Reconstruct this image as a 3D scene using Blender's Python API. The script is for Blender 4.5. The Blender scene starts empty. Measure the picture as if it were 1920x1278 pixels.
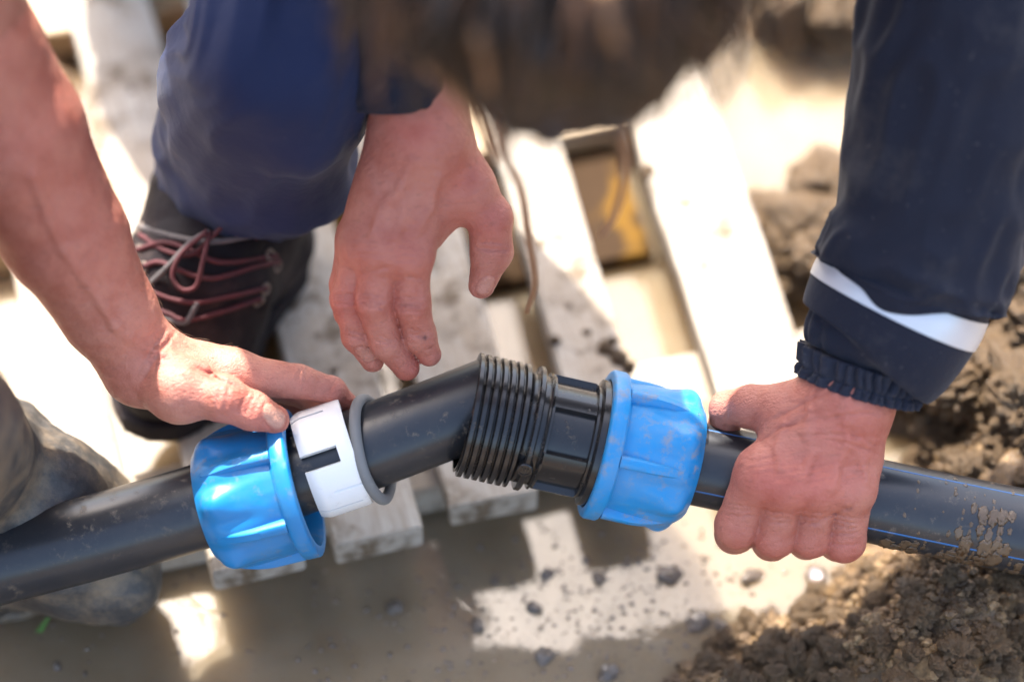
import bpy, bmesh, math, random
import numpy as np
from mathutils import Vector, Matrix
random.seed(7); rng = np.random.default_rng(7)
scene = bpy.context.scene
COL = scene.collection
R = math.radians

# ------------------------------------------------------------------ camera
TILT = R(52); F = 4533.0; CU, CV = 960.0, 639.0           # photograph is 1920 x 1278
FW = np.array([0, math.cos(TILT), -math.sin(TILT)]); RT = np.array([1.0, 0, 0]); DN = -np.cross(RT, FW)
def ray(u, v): return FW + (u-CU)/F*RT + (v-CV)/F*DN
CAM = np.array([0, 0, 0.15]) - ray(960, 850)*1.42
def P(u, v, d): return CAM + ray(u, v)*d                   # point of the place at view depth d
def Z(u, v, z):                                            # point of the place at height z
    r = ray(u, v); return CAM + r*((z-CAM[2])/r[2])
D0 = 1.42; PX = F/D0
def J(u, v, w, r):                                         # joint: w and r in picture units at the pipe
    d = D0 - w/PX; return P(u, v, d), r*d/F
def depth(p): return float((np.asarray(p)-CAM) @ FW)
def JZ(u, v, z, r): p = Z(u, v, z); return p, r*depth(p)/F
def DIR(du, dv, dw):
    a = du*RT + dv*DN - dw*FW; return a/np.linalg.norm(a)

cd = bpy.data.cameras.new('camera'); cam = bpy.data.objects.new('camera', cd); COL.objects.link(cam)
cam.location = CAM; cam.rotation_euler = (math.pi/2-TILT, 0, 0)
cd.sensor_width = 36; cd.lens = F*36/1920; cd.clip_start = .05; cd.clip_end = 400
cd.dof.use_dof = True; cd.dof.focus_distance = 1.405; cd.dof.aperture_fstop = 1.8
scene.camera = cam

# ------------------------------------------------------------------ daylight
SUN_AZ, SUN_EL = 112.0, 57.0                               # azimuth counted from +X towards +Y
sv = Vector((math.cos(R(SUN_AZ))*math.cos(R(SUN_EL)), math.sin(R(SUN_AZ))*math.cos(R(SUN_EL)), math.sin(R(SUN_EL))))
wd = bpy.data.worlds.new('World'); scene.world = wd; wd.use_nodes = True
nt = wd.node_tree; bg = nt.nodes['Background']
sk = nt.nodes.new('ShaderNodeTexSky'); sk.sky_type = 'NISHITA'; sk.sun_disc = False
sk.sun_elevation = R(SUN_EL); sk.sun_rotation = R(90-SUN_AZ); sk.dust_density = 4.0; sk.ozone_density = .6; sk.air_density = 1.0
nt.links.new(sk.outputs[0], bg.inputs[0]); bg.inputs[1].default_value = 0.15
sl = bpy.data.lights.new('sun', 'SUN'); so = bpy.data.objects.new('sun', sl); COL.objects.link(so)
sl.energy = 3.4; sl.angle = R(.53); sl.color = (1, .97, .925)
so.rotation_euler = (-sv).to_track_quat('-Z', 'Y').to_euler(); so.location = (0, 2, 4)
scene.view_settings.view_transform = 'Standard'; scene.view_settings.look = 'None'
scene.view_settings.exposure = 2.2; scene.view_settings.gamma = 1.0
scene.render.engine = 'CYCLES'; scene.cycles.use_denoising = True
scene.cycles.max_bounces = 8; scene.cycles.sample_clamp_indirect = 6

# ------------------------------------------------------------------ numeric helpers
def smooth(a, b, x):
    t = np.clip((x-a)/(b-a), 0, 1); return t*t*(3-2*t)
def _h(i, j, k, s):
    s = int(s); n = (i.astype(np.int64)*374761393 + j.astype(np.int64)*668265263 + k.astype(np.int64)*2147483647 + (s*1274126177 & 0xffffffff)) & 0xffffffff
    n = ((n ^ (n >> 13))*1274126177) & 0xffffffff
    n = ((n ^ (n >> 16))*2246822519) & 0xffffffff
    return ((n ^ (n >> 15)) & 0xffff)/65535.0
def vnoise(p, s=0):                                        # value noise in [-1, 1]
    p = np.asarray(p, float); i = np.floor(p); f = p-i; f = f*f*(3-2*f); i = i.astype(np.int64)
    x, y, z = i[..., 0], i[..., 1], i[..., 2]; fx, fy, fz = f[..., 0], f[..., 1], f[..., 2]
    def L(a, b, t): return a+(b-a)*t
    r = L(L(L(_h(x, y, z, s), _h(x+1, y, z, s), fx), L(_h(x, y+1, z, s), _h(x+1, y+1, z, s), fx), fy),
          L(L(_h(x, y, z+1, s), _h(x+1, y, z+1, s), fx), L(_h(x, y+1, z+1, s), _h(x+1, y+1, z+1, s), fx), fy), fz)
    return r*2-1
def fbm(p, o=4, s=0, g=.5):
    a = 1; t = 0; p = np.asarray(p, float)
    for k in range(o): t = t + a*vnoise(p, s+k); p = p*2.03+11.7; a *= g
    return t
def smin(a, b, k):
    h = np.clip(.5+.5*(b-a)/k, 0, 1); return b+(a-b)*h-k*h*(1-h)
def cone(p, a, b, r1, r2):                                 # distance to a tapered rounded limb
    ba = b-a; l2 = float(ba@ba)
    if l2 < 1e-12: return np.linalg.norm(p-a, axis=-1)-max(r1, r2)
    h = np.clip(((p-a)@ba)/l2, 0, 1)
    return np.linalg.norm(p-a-h[..., None]*ba, axis=-1)-(r1+(r2-r1)*h)
def chain(p, js, k=.002):
    d = None
    for (a, ra), (b, rb) in zip(js[:-1], js[1:]):
        c = cone(p, a, b, ra, rb); d = c if d is None else smin(d, c, k)
    return d

def nets(f, lo, hi, h, newton=2):                          # surface of a distance field as a quad mesh
    B = 4; lo = np.array(lo, float); hi = np.array(hi, float)
    n = (np.ceil((hi-lo)/h/B).astype(int))*B+1
    ax = [lo[i]+h*np.arange(n[i]) for i in range(3)]
    cx = [a[::B] for a in ax]
    C = np.stack(np.meshgrid(*cx, indexing='ij'), -1)
    cv = f(C.reshape(-1, 3)).reshape(C.shape[:3])
    V = cv
    for a in range(3): V = np.repeat(V, B, axis=a)
    V = V[:n[0], :n[1], :n[2]].copy()
    near = np.abs(cv) < B*h*2.4
    m = near
    for a in range(3): m = np.repeat(m, B, axis=a)
    m = m[:n[0], :n[1], :n[2]]
    for a in range(3):
        q = m.copy(); sl_ = [slice(None)]*3; sr = [slice(None)]*3; sl_[a] = slice(B, None); sr[a] = slice(None, -B)
        q[tuple(sl_)] |= m[tuple(sr)]; q[tuple(sr)] |= m[tuple(sl_)]; m = q
    ii = np.argwhere(m); pts = lo+ii*h
    V[m] = f(pts)
    S = V < 0
    cell = np.zeros(np.array(V.shape)-1, bool); acc = np.zeros(cell.shape+(3,)); cnt = np.zeros(cell.shape)
    def sub(A, o): return A[o[0]:o[0]+cell.shape[0], o[1]:o[1]+cell.shape[1], o[2]:o[2]+cell.shape[2]]
    for a in range(3):
        b, c = [(1, 2), (0, 2), (0, 1)][a]
        for ob in (0, 1):
            for oc in (0, 1):
                o0 = [0, 0, 0]; o0[b] = ob; o0[c] = oc; o1 = list(o0); o1[a] = 1
                v0 = sub(V, o0); v1 = sub(V, o1); x = (v0 < 0) != (v1 < 0)
                t = np.where(x, v0/np.where(x, v0-v1, 1), 0)
                cnt += x; cell |= x
                acc[..., a] += np.where(x, t, 0); acc[..., b] += np.where(x, ob, 0); acc[..., c] += np.where(x, oc, 0)
    idx = -np.ones(cell.shape, int); ci = np.argwhere(cell); idx[cell] = np.arange(len(ci))
    vs = lo+h*(ci+acc[cell]/cnt[cell][:, None])
    faces = []
    for a in range(3):
        b, c = [(1, 2), (2, 0), (0, 1)][a]
        s0 = [slice(None)]*3; s1 = [slice(None)]*3; s0[a] = slice(0, -1); s1[a] = slice(1, None)
        x = S[tuple(s0)] != S[tuple(s1)]
        e = np.argwhere(x)
        e = e[(e[:, b] > 0) & (e[:, c] > 0) & (e[:, b] < V.shape[b]-1) & (e[:, c] < V.shape[c]-1)]
        ins = S[tuple(e.T)]
        def g(db, dc):
            q = e.copy(); q[:, b] -= db; q[:, c] -= dc; return idx[tuple(q.T)]
        q = np.stack([g(1, 1), g(0, 1), g(0, 0), g(1, 0)], -1)
        q[~ins] = q[~ins][:, ::-1]; faces.append(q)
    faces = np.concatenate(faces)
    for _ in range(newton):
        e = h*.3; v0 = f(vs); g = np.stack([f(vs+np.eye(3)[a]*e)-v0 for a in range(3)], -1)/e
        st = (-v0/np.maximum((g*g).sum(-1), .25))[:, None]*g
        vs = vs+np.clip(st, -h*.6, h*.6)
    return vs, faces

# ------------------------------------------------------------------ object helpers
def tag(o, label=None, cat=None, group=None, kind=None):
    if label: o['label'] = label
    if cat: o['category'] = cat
    if group: o['group'] = group
    if kind: o['kind'] = kind
    return o
def thing(name, loc, label, cat, group=None):
    o = bpy.data.objects.new(name, None); COL.objects.link(o); o.location = loc; o.empty_display_size = .05
    o['org'] = [float(x) for x in loc]; return tag(o, label, cat, group)
def org_of(o): return np.array(o['org']) if 'org' in o.keys() else np.zeros(3)
def outward(vs, fs):                                        # faces wound so that normals point out
    ctr = vs.mean(0); vol = 0.0; fl = fs.tolist() if isinstance(fs, np.ndarray) else fs
    q = np.array([(f[0], f[1], f[2], f[3] if len(f) > 3 else f[2]) for f in fl]); p = vs[q]-ctr
    vol = (np.einsum('ij,ij->i', p[:, 0], np.cross(p[:, 1], p[:, 2]))+np.einsum('ij,ij->i', p[:, 0], np.cross(p[:, 2], p[:, 3]))).sum()
    return fl if vol >= 0 else [list(f)[::-1] for f in fl]
def obj(name, vs, fs, m, parent=None, sharp=None, flat=False, tint=None, origin=None):
    vs = np.asarray(vs, float); fs = outward(vs, fs)
    if parent is not None: og = org_of(parent)
    elif origin is not None: og = np.asarray(origin, float)
    else: og = np.array([(vs[:, 0].min()+vs[:, 0].max())/2, (vs[:, 1].min()+vs[:, 1].max())/2, vs[:, 2].min()])
    me = bpy.data.meshes.new(name); me.from_pydata((vs-og).tolist(), [], fs.tolist() if isinstance(fs, np.ndarray) else fs)
    me.update(); me.materials.append(m)
    if not flat: me.polygons.foreach_set('use_smooth', [True]*len(me.polygons))
    if tint is not None:
        ca = me.color_attributes.new('tint', 'FLOAT_COLOR', 'POINT')
        c = np.ones((len(vs), 4)); c[:, :3] = tint; ca.data.foreach_set('color', c.ravel())
    if sharp: me.set_sharp_from_angle(angle=R(sharp))
    o = bpy.data.objects.new(name, me); COL.objects.link(o)
    o['org'] = [float(x) for x in og]
    if parent is not None: o.parent = parent
    else: o.location = og
    return o
def join(*ms):
    V = []; Fq = []; n = 0
    for v, f in ms:
        V.append(np.asarray(v)); Fq += [[i+n for i in q] for q in (f.tolist() if isinstance(f, np.ndarray) else f)]; n += len(v)
    return np.concatenate(V), Fq
def basis(ax, ref=None):
    ax = np.asarray(ax, float)/np.linalg.norm(ax)
    ref = -FW if ref is None else np.asarray(ref, float)
    x = ref-ax*(ref@ax)
    if np.linalg.norm(x) < 1e-3: ref = RT; x = ref-ax*(ref@ax)
    x /= np.linalg.norm(x); return ax, x, np.cross(ax, x)
def lathe(o, ax, prof, n=96, disp=None, closed=True, ref=None):   # prof: (t, r); angle 0 faces the viewer's side
    ax, x, y = basis(ax, ref); prof = np.array(prof, float); th = np.linspace(0, 2*np.pi, n, endpoint=False)
    T = np.repeat(prof[:, :1], n, 1); Rr = np.repeat(prof[:, 1:2], n, 1); TH = np.repeat(th[None], len(prof), 0)
    if disp is not None: Rr = disp(T, Rr, TH)
    v = o+T[..., None]*ax+Rr[..., None]*(np.cos(TH)[..., None]*x+np.sin(TH)[..., None]*y)
    m = len(prof); f = []
    for i in range(m-1 if not closed else m):
        i2 = (i+1) % m
        for j in range(n):
            j2 = (j+1) % n; f.append([i*n+j, i*n+j2, i2*n+j2, i2*n+j])
    return v.reshape(-1, 3), f
def spline(pts, n):                                        # Catmull-Rom through rows of any width
    p = np.array(pts, float); p = np.vstack([2*p[0]-p[1], p, 2*p[-1]-p[-2]]); m = len(p)-3; out = []
    for t in np.linspace(0, m, n):
        i = min(int(t), m-1); u = t-i; a, b, c, d = p[i:i+4]
        out.append(.5*((2*b)+(c-a)*u+(2*a-5*b+4*c-d)*u*u+(3*b-a-3*c+d)*u**3))
    return np.array(out)
def loft(pts, n=60, m=48, disp=None, ref=None, cap=True):  # pts rows: x y z ra rb
    S = spline(pts, n); C = S[:, :3]; T = np.gradient(C, axis=0); T /= np.linalg.norm(T, axis=1)[:, None]
    ref = -FW if ref is None else ref
    th = np.linspace(0, 2*np.pi, m, endpoint=False); V = []
    for i in range(n):
        b = ref-T[i]*(ref@T[i]); b /= np.linalg.norm(b); a = np.cross(b, T[i])
        ra, rb = S[i, 3], S[i, 4]
        dr = disp(i/(n-1), th) if disp else np.ones(m)
        V.append(C[i]+(np.cos(th)*ra*dr)[:, None]*a+(np.sin(th)*rb*dr)[:, None]*b)
    V = np.concatenate(V); f = []
    for i in range(n-1):
        for j in range(m):
            j2 = (j+1) % m; f.append([i*m+j, i*m+j2, (i+1)*m+j2, (i+1)*m+j])
    if cap: f.append(list(range(m))[::-1]); f.append([(n-1)*m+j for j in range(m)])
    return V, f
def tube(pts, r, n=40, m=8, taper=None):
    pts = np.array(pts, float); S = spline(np.hstack([pts, np.full((len(pts), 2), r)]), n)
    if taper is not None:
        t = np.linspace(0, 1, n); S[:, 3:] *= np.array([taper(q) for q in t])[:, None]
    C = S[:, :3]; T = np.gradient(C, axis=0); T /= np.linalg.norm(T, axis=1)[:, None]+1e-12
    th = np.linspace(0, 2*np.pi, m, endpoint=False); V = []; b = None
    for i in range(n):
        if b is None: b = np.cross(T[i], [.3, .5, .8])
        b = b-T[i]*(b@T[i]); b /= np.linalg.norm(b); a = np.cross(b, T[i])
        V.append(C[i]+(np.cos(th)*S[i, 3])[:, None]*a+(np.sin(th)*S[i, 4])[:, None]*b)
    V = np.concatenate(V); f = []
    for i in range(n-1):
        for j in range(m):
            j2 = (j+1) % m; f.append([i*m+j, i*m+j2, (i+1)*m+j2, (i+1)*m+j])
    f.append(list(range(m))[::-1]); f.append([(n-1)*m+j for j in range(m)])
    return V, f

# ------------------------------------------------------------------ materials
class N:
    def __init__(s, name):
        s.m = bpy.data.materials.new(name); s.m.use_nodes = True; s.t = s.m.node_tree; s.p = s.t.nodes['Principled BSDF']
        s.tc = s.t.nodes.new('ShaderNodeTexCoord')
    def n(s, ty, **k):
        x = s.t.nodes.new('ShaderNode'+ty)
        for a, b in k.items(): setattr(x, a, b)
        return x
    def L(s, a, b): s.t.links.new(a, b)
    def mapped(s, scale=(1, 1, 1), rot=(0, 0, 0)):
        mp = s.n('Mapping'); mp.inputs['Scale'].default_value = scale; mp.inputs['Rotation'].default_value = rot
        s.L(s.tc.outputs['Object'], mp.inputs[0]); return mp.outputs[0]
    def noise(s, scale, detail=4, rough=.55, vec=None, dist=0):
        x = s.n('TexNoise'); x.inputs['Scale'].default_value = scale; x.inputs['Detail'].default_value = detail
        x.inputs['Roughness'].default_value = rough; x.inputs['Distortion'].default_value = dist
        s.L(vec if vec is not None else s.tc.outputs['Object'], x.inputs['Vector']); return x.outputs[0]
    def voro(s, scale, vec=None, feature='F1'):
        x = s.n('TexVoronoi', feature=feature); x.inputs['Scale'].default_value = scale
        s.L(vec if vec is not None else s.tc.outputs['Object'], x.inputs['Vector']); return x.outputs[0]
    def ramp(s, fac, stops):
        x = s.n('ValToRGB'); e = x.color_ramp.elements
        while len(e) < len(stops): e.new(.5)
        for i, (p, c) in enumerate(stops):
            e[i].position = p; e[i].color = (c, c, c, 1) if not hasattr(c, '__len__') else (*c, 1)
        s.L(fac, x.inputs[0]); return x.outputs[0]
    def mix(s, fac, a, b, mode='MIX'):
        x = s.n('Mix', data_type='RGBA', blend_type=mode)
        for v, i in ((fac, 0), (a, 6), (b, 7)):
            if hasattr(v, 'is_linked'): s.L(v, x.inputs[i])
            elif i == 0: x.inputs[0].default_value = v
            else: x.inputs[i].default_value = (*v, 1)
        return x.outputs[2]
    def math(s, op, a, b=0.0):
        x = s.n('Math', operation=op)
        for v, i in ((a, 0), (b, 1)):
            if hasattr(v, 'is_linked'): s.L(v, x.inputs[i])
            else: x.inputs[i].default_value = v
        return x.outputs[0]
    def bump(s, hs, dist=.001):                            # hs: list of (socket, strength)
        prev = None
        for h, st, d in hs:
            b = s.n('Bump'); b.inputs['Strength'].default_value = st; b.inputs['Distance'].default_value = d
            s.L(h, b.inputs['Height'])
            if prev is not None: s.L(prev, b.inputs['Normal'])
            prev = b.outputs[0]
        s.L(prev, s.p.inputs['Normal'])
    def set(s, **k):
        for a, v in k.items():
            i = s.p.inputs[a.replace('_', ' ')]
            if hasattr(v, 'is_linked'): s.L(v, i)
            else: i.default_value = (*v, 1) if hasattr(v, '__len__') and len(v) == 3 and i.type == 'RGBA' else v
        return s.m

def skin_mat(name, tone):
    a = N(name); at = a.n('Attribute', attribute_name='tint')
    mot = a.ramp(a.noise(70, 5, .6), [(.3, tuple(c*q for c, q in zip(tone, (.88, .76, .72)))), (.5, tone), (.72, tuple(min(1, c*q) for c, q in zip(tone, (1.09, 1.20, 1.20))))])
    c = a.mix(1.0, mot, at.outputs['Color'], 'MULTIPLY')
    fre = a.ramp(a.noise(420, 2, .5), [(.68, 0.0), (.78, .35)])
    c = a.mix(fre, c, tuple(q*.62 for q in tone))
    v1 = a.voro(900, vec=a.mapped((1, 1, 1.3))); v2 = a.noise(260, 4, .6, vec=a.mapped((1, 2.2, 1.2), (.4, .3, .9)))
    lines = a.noise(330, 3, .6, vec=a.mapped((.22, 1, .8), (.25, 0, .1)), dist=.4)
    c = a.mix(a.math('MULTIPLY', a.ramp(lines, [(.30, 1.0), (.42, 0.0)]), .28), c, tuple(q*.45 for q in tone))
    c = a.mix(a.math('MULTIPLY', a.ramp(a.noise(300, 6, .75), [(.63, 0.0), (.70, 1.0)]), a.ramp(a.noise(26, 2), [(.5, 0.0), (.62, .6)])), c, (.10, .07, .05))
    a.bump([(v2, .7, .0011), (lines, .8, .0009), (v1, .6, .0005), (a.noise(1500, 2), .25, .0003)])
    return a.set(Base_Color=c, Roughness=a.ramp(a.noise(180, 3), [(.3, .42), (.7, .56)]), Subsurface_Weight=.08, Subsurface_Radius=(1, .35, .2), Subsurface_Scale=.002, Specular_IOR_Level=.45)
SKIN_A = skin_mat('skin_ruddy', (.44, .155, .105))
SKIN_B = skin_mat('skin_fair', (.50, .205, .14))

def plastic(name, col, rough, dirt=.5, dirtcol=(.27, .20, .13), scr=1.0, ax=(1, 0, 0)):
    a = N(name)
    base = a.mix(a.noise(25, 3), tuple(c*.92 for c in col), tuple(min(1, c*1.08) for c in col))
    d = a.math('MULTIPLY', a.ramp(a.noise(130, 7, .72), [(.60-.08*dirt, 0.0), (.70, 1.0)]), a.ramp(a.noise(22, 4), [(.42, 0.0), (.62, .85)]))
    base = a.mix(d, base, dirtcol)
    film = a.ramp(a.noise(40, 6, .7), [(.45, 0.0), (.8, .35*dirt)])
    base = a.mix(film, base, tuple(.5*c+.5*e for c, e in zip(col, dirtcol)))
    sn = a.noise(60, 6, .8, vec=a.mapped((14, 1.2, 1.2), (0, 0, .25))); sn2 = a.noise(60, 5, .8, vec=a.mapped((1.5, 22, 9), (.2, .5, .1)))
    sc = a.ramp(a.math('MAXIMUM', sn, sn2), [(.66, 0.0), (.72, 1.0)])
    base = a.mix(a.math('MULTIPLY', sc, .16*scr), base, (.5, .46, .4))
    ro = a.mix(a.math('MAXIMUM', d, a.math('MULTIPLY', sc, .5)), (rough,)*3, (.8,)*3)
    a.bump([(a.noise(90, 4), .10, .0008), (sc, -.12*scr, .0002), (d, .25, .0004)])
    return a.set(Base_Color=base, Roughness=ro, Specular_IOR_Level=.5)
BLACK_PIPE = plastic('black_polyethylene', (.022, .023, .026), .30, .55, (.20, .15, .10), 1.2)
BLACK_BODY = plastic('black_moulded_plastic', (.014, .0125, .012), .22, .12, (.10, .07, .045), .35)
BLUE_CLEAN = plastic('blue_plastic', (.006, .185, .43), .34, .75)
BLUE_DIRTY = plastic('blue_plastic_muddy', (.008, .235, .52), .36, 1.2, (.33, .25, .17))
WHITE_PL = plastic('white_acetal', (.80, .79, .76), .38, .15, (.45, .40, .33), .3)
RUBBER = plastic('grey_dusty_rubber', (.17, .17, .165), .62, .5, (.34, .31, .27), .4)
STRIPE = plastic('blue_stripe_plastic', (.018, .115, .30), .4, 1.0)

def cloth_mat(name, col, rough=.85, sc=1700, sheen=.25, dirt=.15):
    a = N(name)
    c = a.mix(a.noise(9, 4), tuple(q*.75 for q in col), tuple(q*1.25 for q in col))
    c = a.mix(a.ramp(a.noise(300, 3, .6), [(.66, 0.0), (.74, dirt)]), c, (.35, .32, .28))
    c = a.mix(a.ramp(a.noise(14, 6, .7), [(.52, 0.0), (.8, dirt)]), c, (.25, .22, .18))
    w = a.n('TexWave'); w.inputs['Scale'].default_value = sc; a.L(a.mapped((1, .4, .7), (.3, .5, .2)), w.inputs[0])
    a.bump([(a.noise(60, 5, .6), .35, .003), (w.outputs[1], .10, .0003), (a.noise(900, 2), .15, .0004)])
    return a.set(Base_Color=c, Roughness=rough, Sheen_Weight=sheen, Sheen_Roughness=.5, Specular_IOR_Level=.3)
NAVY = cloth_mat('navy_work_cloth', (.006, .008, .018), sheen=.08)
NAVY_CUFF = cloth_mat('navy_ribbed_cuff', (.012, .015, .028), sheen=.05)
BLUE_TROUSER = cloth_mat('dark_blue_trouser_cloth', (.008, .0155, .052), sheen=.05, dirt=.05)
SHIRT = cloth_mat('grey_shirt_cloth', (.25, .25, .26))
a = N('reflective_tape'); REFLECT = a.set(Base_Color=a.mix(a.noise(40, 4), (.48, .49, .50), (.62, .63, .64)), Roughness=.35, Metallic=.25)
a = N('dark_boot_leather')
c = a.ramp(a.noise(24, 6, .65), [(.3, (.006, .004, .0045)), (.55, (.012, .008, .009)), (.85, (.05, .032, .026))])
a.bump([(a.noise(140, 5), .4, .0015)]); LEATHER = a.set(Base_Color=c, Roughness=.7, Specular_IOR_Level=.2)
a = N('red_black_lace')
LACE_RED = a.set(Base_Color=a.mix(a.noise(120, 3), (.028, .007, .008), (.10, .016, .019)), Roughness=.8)
a = N('grey_lace'); LACE_GREY = a.set(Base_Color=a.mix(a.noise(300), (.045, .04, .04), (.12, .105, .10)), Roughness=.85)
a = N('muddy_rubber_boot')
c = a.ramp(a.noise(24, 8, .72), [(.32, (.022, .021, .021)), (.47, (.06, .054, .048)), (.56, (.13, .10, .07)), (.75, (.25, .18, .11))])
a.bump([(a.noise(60, 6), .5, .003), (a.noise(400, 4), .3, .0008)]); WELLY = a.set(Base_Color=c, Roughness=.55)
a = N('brown_hair')
c = a.ramp(a.noise(60, 3, vec=a.mapped((1, 1, .4))), [(.3, (.008, .0042, .0028)), (.6, (.022, .0115, .0065)), (.8, (.06, .03, .015))])
HAIR = a.set(Base_Color=c, Roughness=.42, Specular_IOR_Level=.5)
a = N('light_brown_hair'); HAIR_L = a.set(Base_Color=a.mix(a.noise(80), (.075, .032, .013), (.15, .07, .032)), Roughness=.5)
a = N('tan_hair'); HAIR_T = a.set(Base_Color=a.mix(a.noise(80), (.22, .11, .05), (.34, .19, .10)), Roughness=.5)
a = N('fine_arm_hair'); HAIR_ARM = a.set(Base_Color=(.16, .09, .05), Roughness=.5)

a = N('pallet_wood')                                       # grain runs along each board's own Y
g = a.noise(26, 7, .65, vec=a.mapped((14, .9, 14)), dist=.6); g2 = a.noise(9, 4, .6, vec=a.mapped((4, .5, 4)))
c = a.ramp(g, [(.28, (.24, .185, .13)), (.5, (.38, .33, .27)), (.75, (.48, .435, .375))])
c = a.mix(a.ramp(g2, [(.35, .0), (.75, .5)]), c, (.50, .47, .42))
oi = a.n('ObjectInfo'); c = a.mix(a.math('MULTIPLY', oi.outputs['Random'], .25), c, (.45, .35, .22))
mud = a.math('MULTIPLY', a.ramp(a.noise(48, 8, .72), [(.50, 0.0), (.60, 1.0)]), a.ramp(a.noise(9, 3), [(.44, 0.0), (.58, 1.0)]))
film = a.ramp(a.noise(11, 6, .65), [(.42, 0.0), (.66, .7)]); c = a.mix(film, c, (.30, .225, .15))
spk = a.ramp(a.noise(170, 5, .6), [(.64, 0.0), (.68, .9)])
c = a.mix(a.math('MAXIMUM', mud, spk), c, (.15, .105, .065))
a.bump([(g, .35, .0012), (mud, .6, .0015), (spk, .5, .001)])
WOOD = a.set(Base_Color=c, Roughness=.8, Specular_IOR_Level=.2)
a = N('wet_beam_wood'); g = a.noise(26, 7, .65, vec=a.mapped((.9, 14, 14)), dist=.6)
a.bump([(g, .35, .0012)])
BEAM = a.set(Base_Color=a.ramp(g, [(.3, (.30, .20, .10)), (.5, (.44, .31, .17)), (.75, (.56, .43, .27))]), Roughness=.5)
a = N('muddy_water')
c = a.mix(a.ramp(a.noise(6, 5, .6), [(.35, 0.0), (.7, 1.0)]), (.170, .118, .066), (.240, .182, .118))
c = a.mix(a.ramp(a.noise(120, 6, .7), [(.66, 0.0), (.76, .7)]), c, (.16, .11, .07))
a.bump([(a.noise(13, 2, .5), .06, .01), (a.noise(50, 2, .5), .05, .004)])
a.p.subsurface_method = 'BURLEY'
WATER = a.set(Subsurface_Weight=.85, Subsurface_Radius=(1, .8, .6), Subsurface_Scale=.045, Base_Color=c, Roughness=a.ramp(a.noise(4, 3, .5), [(.42, .02), (.62, .05)]), IOR=1.5, Specular_IOR_Level=.5, Coat_Weight=.0)
a = N('wet_soil')
c = a.ramp(a.noise(55, 8, .7), [(.28, (.045, .024, .009)), (.46, (.115, .064, .026)), (.57, (.27, .16, .068)), (.72, (.54, .37, .185))])
c = a.mix(a.ramp(a.noise(700, 4, .6), [(.4, 0.0), (.7, .5)]), c, (.09, .06, .035))
a.bump([(a.noise(120, 8, .7), .8, .004), (a.noise(600, 5, .7), .6, .0012)])
SOIL = a.set(Base_Color=c, Roughness=a.ramp(a.noise(60, 5, .6), [(.42, .12), (.60, .65)]), Specular_IOR_Level=.6)
a = N('wet_pebble')
c = a.ramp(a.noise(160, 6, .7), [(.3, (.06, .04, .025)), (.55, (.14, .095, .06)), (.8, (.30, .22, .14))])
a.bump([(a.noise(260, 6, .7), .7, .002)]); PEB = a.set(Base_Color=c, Roughness=.10, Specular_IOR_Level=.8, Coat_Weight=1.0, Coat_Roughness=.05)
a = N('grass_green'); GREEN = a.set(Base_Color=(.07, .16, .03), Roughness=.5)

# ------------------------------------------------------------------ setting: ground, water
MOUNDS = [(1800, 620, 150, .06), (1900, 740, 190, .07), (1850, 870, 150, .05), (1930, 560, 140, .08), (1760, 570, 90, .035), (2050, 800, 260, .09), (2020, 1000, 220, .07), (1840, 990, 130, .05),
          (1480, 430, 95, .028), (1555, 380, 110, .04), (1450, 480, 70, .02), (1620, 480, 140, .045), (1510, 20, 90, .03), (1620, 30, 150, .05), (1420, -40, 120, .04),
          (1780, 1130, 130, .034), (1920, 1130, 190, .06), (1640, 1220, 140, .036), (1470, 1270, 130, .036), (1350, 1300, 110, .028), (1850, 1300, 260, .055), (1580, 1350, 180, .045), (1290, 1320, 80, .02), (1720, 1250, 150, .045),
          (60, 120, 120, .03), (150, -60, 160, .04), (310, -120, 200, .05), (700, -160, 300, .05), (1100, -260, 300, .05), (230, 330, 60, .008), (1712, 838, 62, -.075), (1478, 592, 60, -.05), (620, 1420, 200, -.02), (90, 1300, 160, .012)]
MW = [(Z(u, v, .02), rr/3000., h) for u, v, rr, h in MOUNDS]
def ground_h(x, y):
    p = np.stack([x, y, np.zeros_like(x)], -1); b = np.full(x.shape, -.035); m = np.zeros(x.shape)
    for c, rr, h in MW:
        yy = (y-c[1]); g = np.exp(-((x-c[0])**2+yy**2)/(rr*rr)); m = np.maximum(m, g*np.sign(h)*abs(h)) if h > 0 else m
        b = b+(h*1.0)*g*.55
    far = smooth(.55, 1.6, np.hypot(x, y-.1)); b = b+far*.10
    rough = np.clip((b+.045)/.05, .05, 1.0)
    return b+.022+rough*(.016*fbm(p*26, 3, 3)+.011*np.abs(fbm(p*70, 3, 9))+.003*fbm(p*240, 2, 20))
def axis(lo, hi, h, far):
    core = np.arange(lo, hi+h/2, h); k = np.cumsum(h*1.22**np.arange(1, 46)); k = k[k < far]
    return np.concatenate([lo-k[::-1], core, hi+k])
gx = axis(-.55, .55, .0042, 60); gy = axis(-.32, .72, .0044, 60)
X, Y = np.meshgrid(gx, gy, indexing='ij'); G = np.stack([X, Y, ground_h(X, Y)], -1)
def grid_faces(n, m):
    i = np.arange(n*m).reshape(n, m); return np.stack([i[:-1, :-1], i[1:, :-1], i[1:, 1:], i[:-1, 1:]], -1).reshape(-1, 4)
tag(obj('ground', G.reshape(-1, 3), grid_faces(*X.shape), SOIL, origin=(0, 0, 0)), kind='structure')
wx = axis(-.9, .9, .06, 60); WX, WY = np.meshgrid(wx, wx, indexing='ij')
tag(obj('water', np.stack([WX, WY, 0*WX], -1).reshape(-1, 3), grid_faces(*WX.shape), WATER, origin=(0, 0, 0)), kind='structure')

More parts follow.
